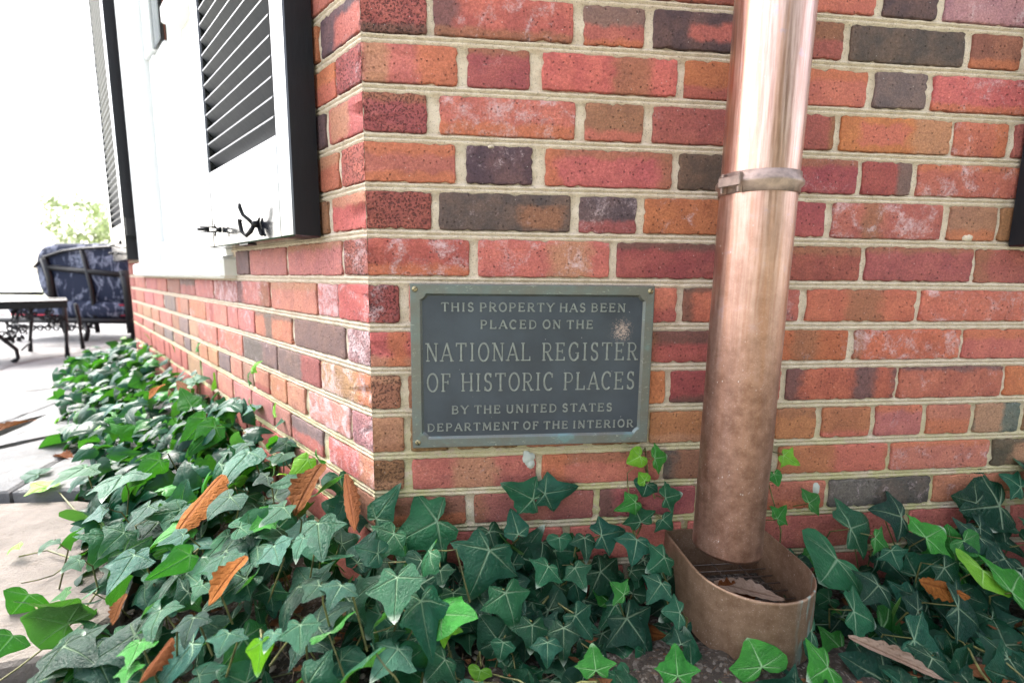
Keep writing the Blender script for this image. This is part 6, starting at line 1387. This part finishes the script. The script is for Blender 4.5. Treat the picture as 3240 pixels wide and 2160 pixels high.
# arched upper edge of the back cushion
g = G(); pts = []
for i in range(25):
    a = math.pi * i / 24; pts.append((-2.745 - .33 * math.cos(a), 3.31 + .02 * math.cos(a), .66 + .095 * math.sin(a) ** .8))
c2 = G(); 
V = []; F = []
for y_ in (-.06, -.02, .04, .07):
    for (x, yy, z) in pts: 
        s_ = 1 - (.05 if abs(y_) > .05 else 0); V.append((-2.745 + (x + 2.745) * s_, yy + y_, .60 + (z - .60) * s_))
for r_ in range(3):
    for i in range(24): F.append((r_ * 25 + i, r_ * 25 + i + 1, (r_ + 1) * 25 + i + 1, (r_ + 1) * 25 + i))
F.append(tuple(range(25))); F.append(tuple(reversed(range(75, 100))))
o = mesh_obj('cushion_crown', V, F, CLOTH, ch, True); o.location = go
g.tube([(x, y_ + .075, z + .004) for x, y_, z in pts], .006, 6); cpart(g, 'piping', RED)
o = cushion('seat_cushion', (-2.92, 3.45, .275), (1.04, .50, .165), ch, M=Mb); o.location = go
g = G(); g.tube([(-3.41, 3.24, .31), (-2.42, 3.19, .315)], .007, 6); g.tube([(-3.41, 3.24, .235), (-2.42, 3.19, .235)], .005, 6); cpart(g, 'piping', RED)
def bar(name, pts, r): 
    g = G(); g.tube(pts, r, 8); cpart(g, name)
ybk = 3.19
bar('back_post', [(-3.02, ybk + .05, .20), (-3.02, ybk + .05, .52), (-3.05, ybk + .05, .67)], .026)
bar('back_post', [(-2.69, ybk, .10), (-2.70, ybk, .45), (-2.74, ybk, .73)], .016)
bar('back_post', [(-2.43, ybk - .02, .10), (-2.43, ybk - .02, .45), (-2.45, ybk - .02, .58)], .032)
bar('top_rail', [(-3.13, ybk + .06, .60), (-3.05, ybk + .05, .675), (-2.9, ybk + .03, .722), (-2.74, ybk, .742), (-2.55, ybk - .01, .757), (-2.45, ybk - .02, .762)], .011)
bar('middle_rail', [(-3.03, ybk + .05, .60), (-2.43, ybk - .03, .545)], .022)
bar('seat_rail', [(-3.42, ybk + .05, .195), (-2.40, ybk - .03, .192)], .022)
bar('arm_rail', [(-3.75, ybk + .1, .400), (-3.1, ybk + .06, .398)], .014)
bar('arm_post', [(-3.55, ybk + .1, .400), (-3.5, ybk + .06, .04)], .012)
for x in (-2.45, -2.78): bar('leg', [(x, ybk + .0, .20), (x + .03, ybk - .01, .12), (x + .01, ybk - .02, .036)], .016)
for x in (-3.35, -2.5): bar('leg', [(x, ybk + .5, .20), (x + .03, ybk + .51, .036)], .016)
def scroll(g, M, r=.03, turns=1.4, th=.005):
    pts = []
    for i in range(22):
        t = i / 21; a = t * turns * 2 * math.pi; rr_ = r * (1 - .75 * t); pts.append((rr_ * math.cos(a), 0, rr_ * math.sin(a)))
    g.tube(pts, th, 6, True, M)
g = G()
for i, x in enumerate(np.linspace(-2.98, -2.72, 6)): scroll(g, Matrix.Translation((x, ybk, .135 + .02 * (i % 2))), .030, 1.3 + .2 * (i % 3), .006)
for x in np.linspace(-3.35, -3.08, 6): scroll(g, Matrix.Translation((x, ybk + .05, .13)), .028, 1.4, .006)
cpart(g, 'apron_scrollwork')

tb = thing('side_table', 'low black wrought iron table with curved legs and leafy brackets at the left edge', 'table', (-2.5, 2.45, .034))
go2 = -Vector(tb.location)
def tpart(g, name, mat=IRON, sm=True): o = g.build(name, mat, tb, sm); o.location = go2; return o
TL = [(-2.475, 2.255), (-2.30, 2.389), (-2.74, 2.665), (-2.56, 2.80)]
# table axes from its two near feet
ex = Vector((-2.30 + 2.475, 2.389 - 2.255, 0)); 
top0 = Vector((-2.272, 2.398, .385)); dirx = Vector((-1, -.72, 0)).normalized(); diry = Vector((-.62, .78, 0)).normalized()
cn = [top0, top0 + dirx * .62, top0 + dirx * .62 + diry * .46, top0 + diry * .46]
V = [c + Z * d for d in (-.040, 0) for c in cn]
m_ = mesh_obj('table_top', V, [(0, 1, 2, 3), (7, 6, 5, 4), (0, 4, 5, 1), (1, 5, 6, 2), (2, 6, 7, 3), (3, 7, 4, 0)], IRON, tb); m_.location = go2
g = G(); g.tube([c + Z * .001 for c in cn] + [cn[0] + Z * .001], .006, 6); tpart(g, 'top_edge')
def cab(p, q_, straight=False):
    p = Vector(p); q_ = Vector(q_); g = G()
    if straight: g.tube([p, p.lerp(q_, .3) + Vector((.006, 0, 0)), p.lerp(q_, .7), q_], [.012, .011, .009, .013], 8)
    else:
        b = Vector((-.10, -.07, 0))
        g.tube([p + b * .40, p.lerp(q_, .15) + b * .62, p.lerp(q_, .35) + b * .50, p.lerp(q_, .55) + b * .18, p.lerp(q_, .75) + b * -.12, p.lerp(q_, .92) + b * -.10, q_ + b * .1], [.013, .012, .012, .011, .010, .009, .017], 8)
    tpart(g, 'leg')
zt_ = .350
cab((-2.285, 2.385, zt_), (-2.30, 2.389, .036), True)
cab((-2.50, 2.24, zt_ - .02), (-2.475, 2.255, .036))
cab((-2.70, 2.66, zt_), (-2.739, 2.665, .036), True)
cab((-2.50, 2.76, zt_), (-2.50, 2.78, .036), True)
g = G()
random.seed(2)
for (cx, cy, cz, n_, w_, h_) in ((-2.335, 2.36, .29, 18, .05, .055), (-2.475, 2.27, .215, 20, .05, .065), (-2.42, 2.30, .31, 16, .08, .03)):
    for i in range(n_):
        M = Matrix.Translation((cx + random.uniform(-w_, w_), cy + random.uniform(-.02, .02), cz + random.uniform(-h_, h_) )) @ Matrix.Rotation(random.uniform(0, 6), 4, 'Y') @ Matrix.Rotation(.6, 4, 'Z')
        scroll(g, M, random.uniform(.012, .024), 1.3, .0038)
tpart(g, 'scrollwork')
g = G(); g.tube([(-2.739, 2.665, .10), (-2.6, 2.5, .115), (-2.475, 2.30, .10)], .005, 6); tpart(g, 'stretcher')

# ------------------------------------------------------------------ trees beyond the patio, unseen hedge added behind the camera to darken reflections
def tree(name, label, pos, h, crown_r, crown_z, nleaf, col, group=None, lobes=9, leaf=.12, seed=1):
    random.seed(seed); t = thing(name, label, 'tree' if 'tree' in name else 'hedge', pos, group)
    if 'hedge' not in name:
        g = G(); g.tube([(0, 0, 0), (.05, .02, h * .3), (-.03, .05, h * .6)], [h * .03, h * .02, h * .008], 8)
        for i in range(7):
            a = random.uniform(0, 6.3); g.tube([(0, 0, h * (.25 + .05 * i)), (math.cos(a) * crown_r * .5, math.sin(a) * crown_r * .5, crown_z + random.uniform(-.3, .3) * crown_r)], [h * .012, h * .004], 5)
        g.build('trunk', STEM, t)
    V = []; F = []
    cs = [(Vector((random.uniform(-1, 1) * crown_r[0] if isinstance(crown_r, tuple) else random.gauss(0, .5) * crown_r, random.uniform(-1, 1) * crown_r[1] if isinstance(crown_r, tuple) else random.gauss(0, .5) * crown_r, crown_z + random.uniform(-1, 1) * (crown_r[2] if isinstance(crown_r, tuple) else crown_r * .6))), random.uniform(.25, .5) * (crown_r[2] if isinstance(crown_r, tuple) else crown_r)) for _ in range(lobes)]
    for _ in range(nleaf):
        c, r = random.choice(cs); d = Vector([random.gauss(0, 1) for _ in range(3)]).normalized()
        p = c + d * r * random.random() ** .35; a = (d + Vector([random.gauss(0, .6) for _ in range(3)])).normalized()
        u = a.orthogonal().normalized() * leaf * random.uniform(.6, 1.2); w = a.cross(u).normalized() * leaf * .5
        b = len(V); V += [p - u, p - w, p + u, p + w]; F.append((b, b + 1, b + 2, b + 3))
    m = simple(name + "_leaf%d" % seed, col, .6, .35, 4, 0)
    o = mesh_obj('crown', V, F, m, t)
    return t
tree('bushy_tree', 'pale sunlit yellow-green tree far off between the garden chair and the far shutter', (-12.54, 17.1, -.1), 3.4, 1.35, 2.25, 3000, (.30, .36, .16), seed=4, leaf=.07, lobes=14)
tree('added_hedge', 'tall dark hedge out of view, added to darken reflections in the pipe and paint', (4.5, -8.0, 0), 6.0, (5.6, .7, 2.6), 2.7, 6500, (.045, .085, .025), lobes=80, leaf=.24, seed=12)
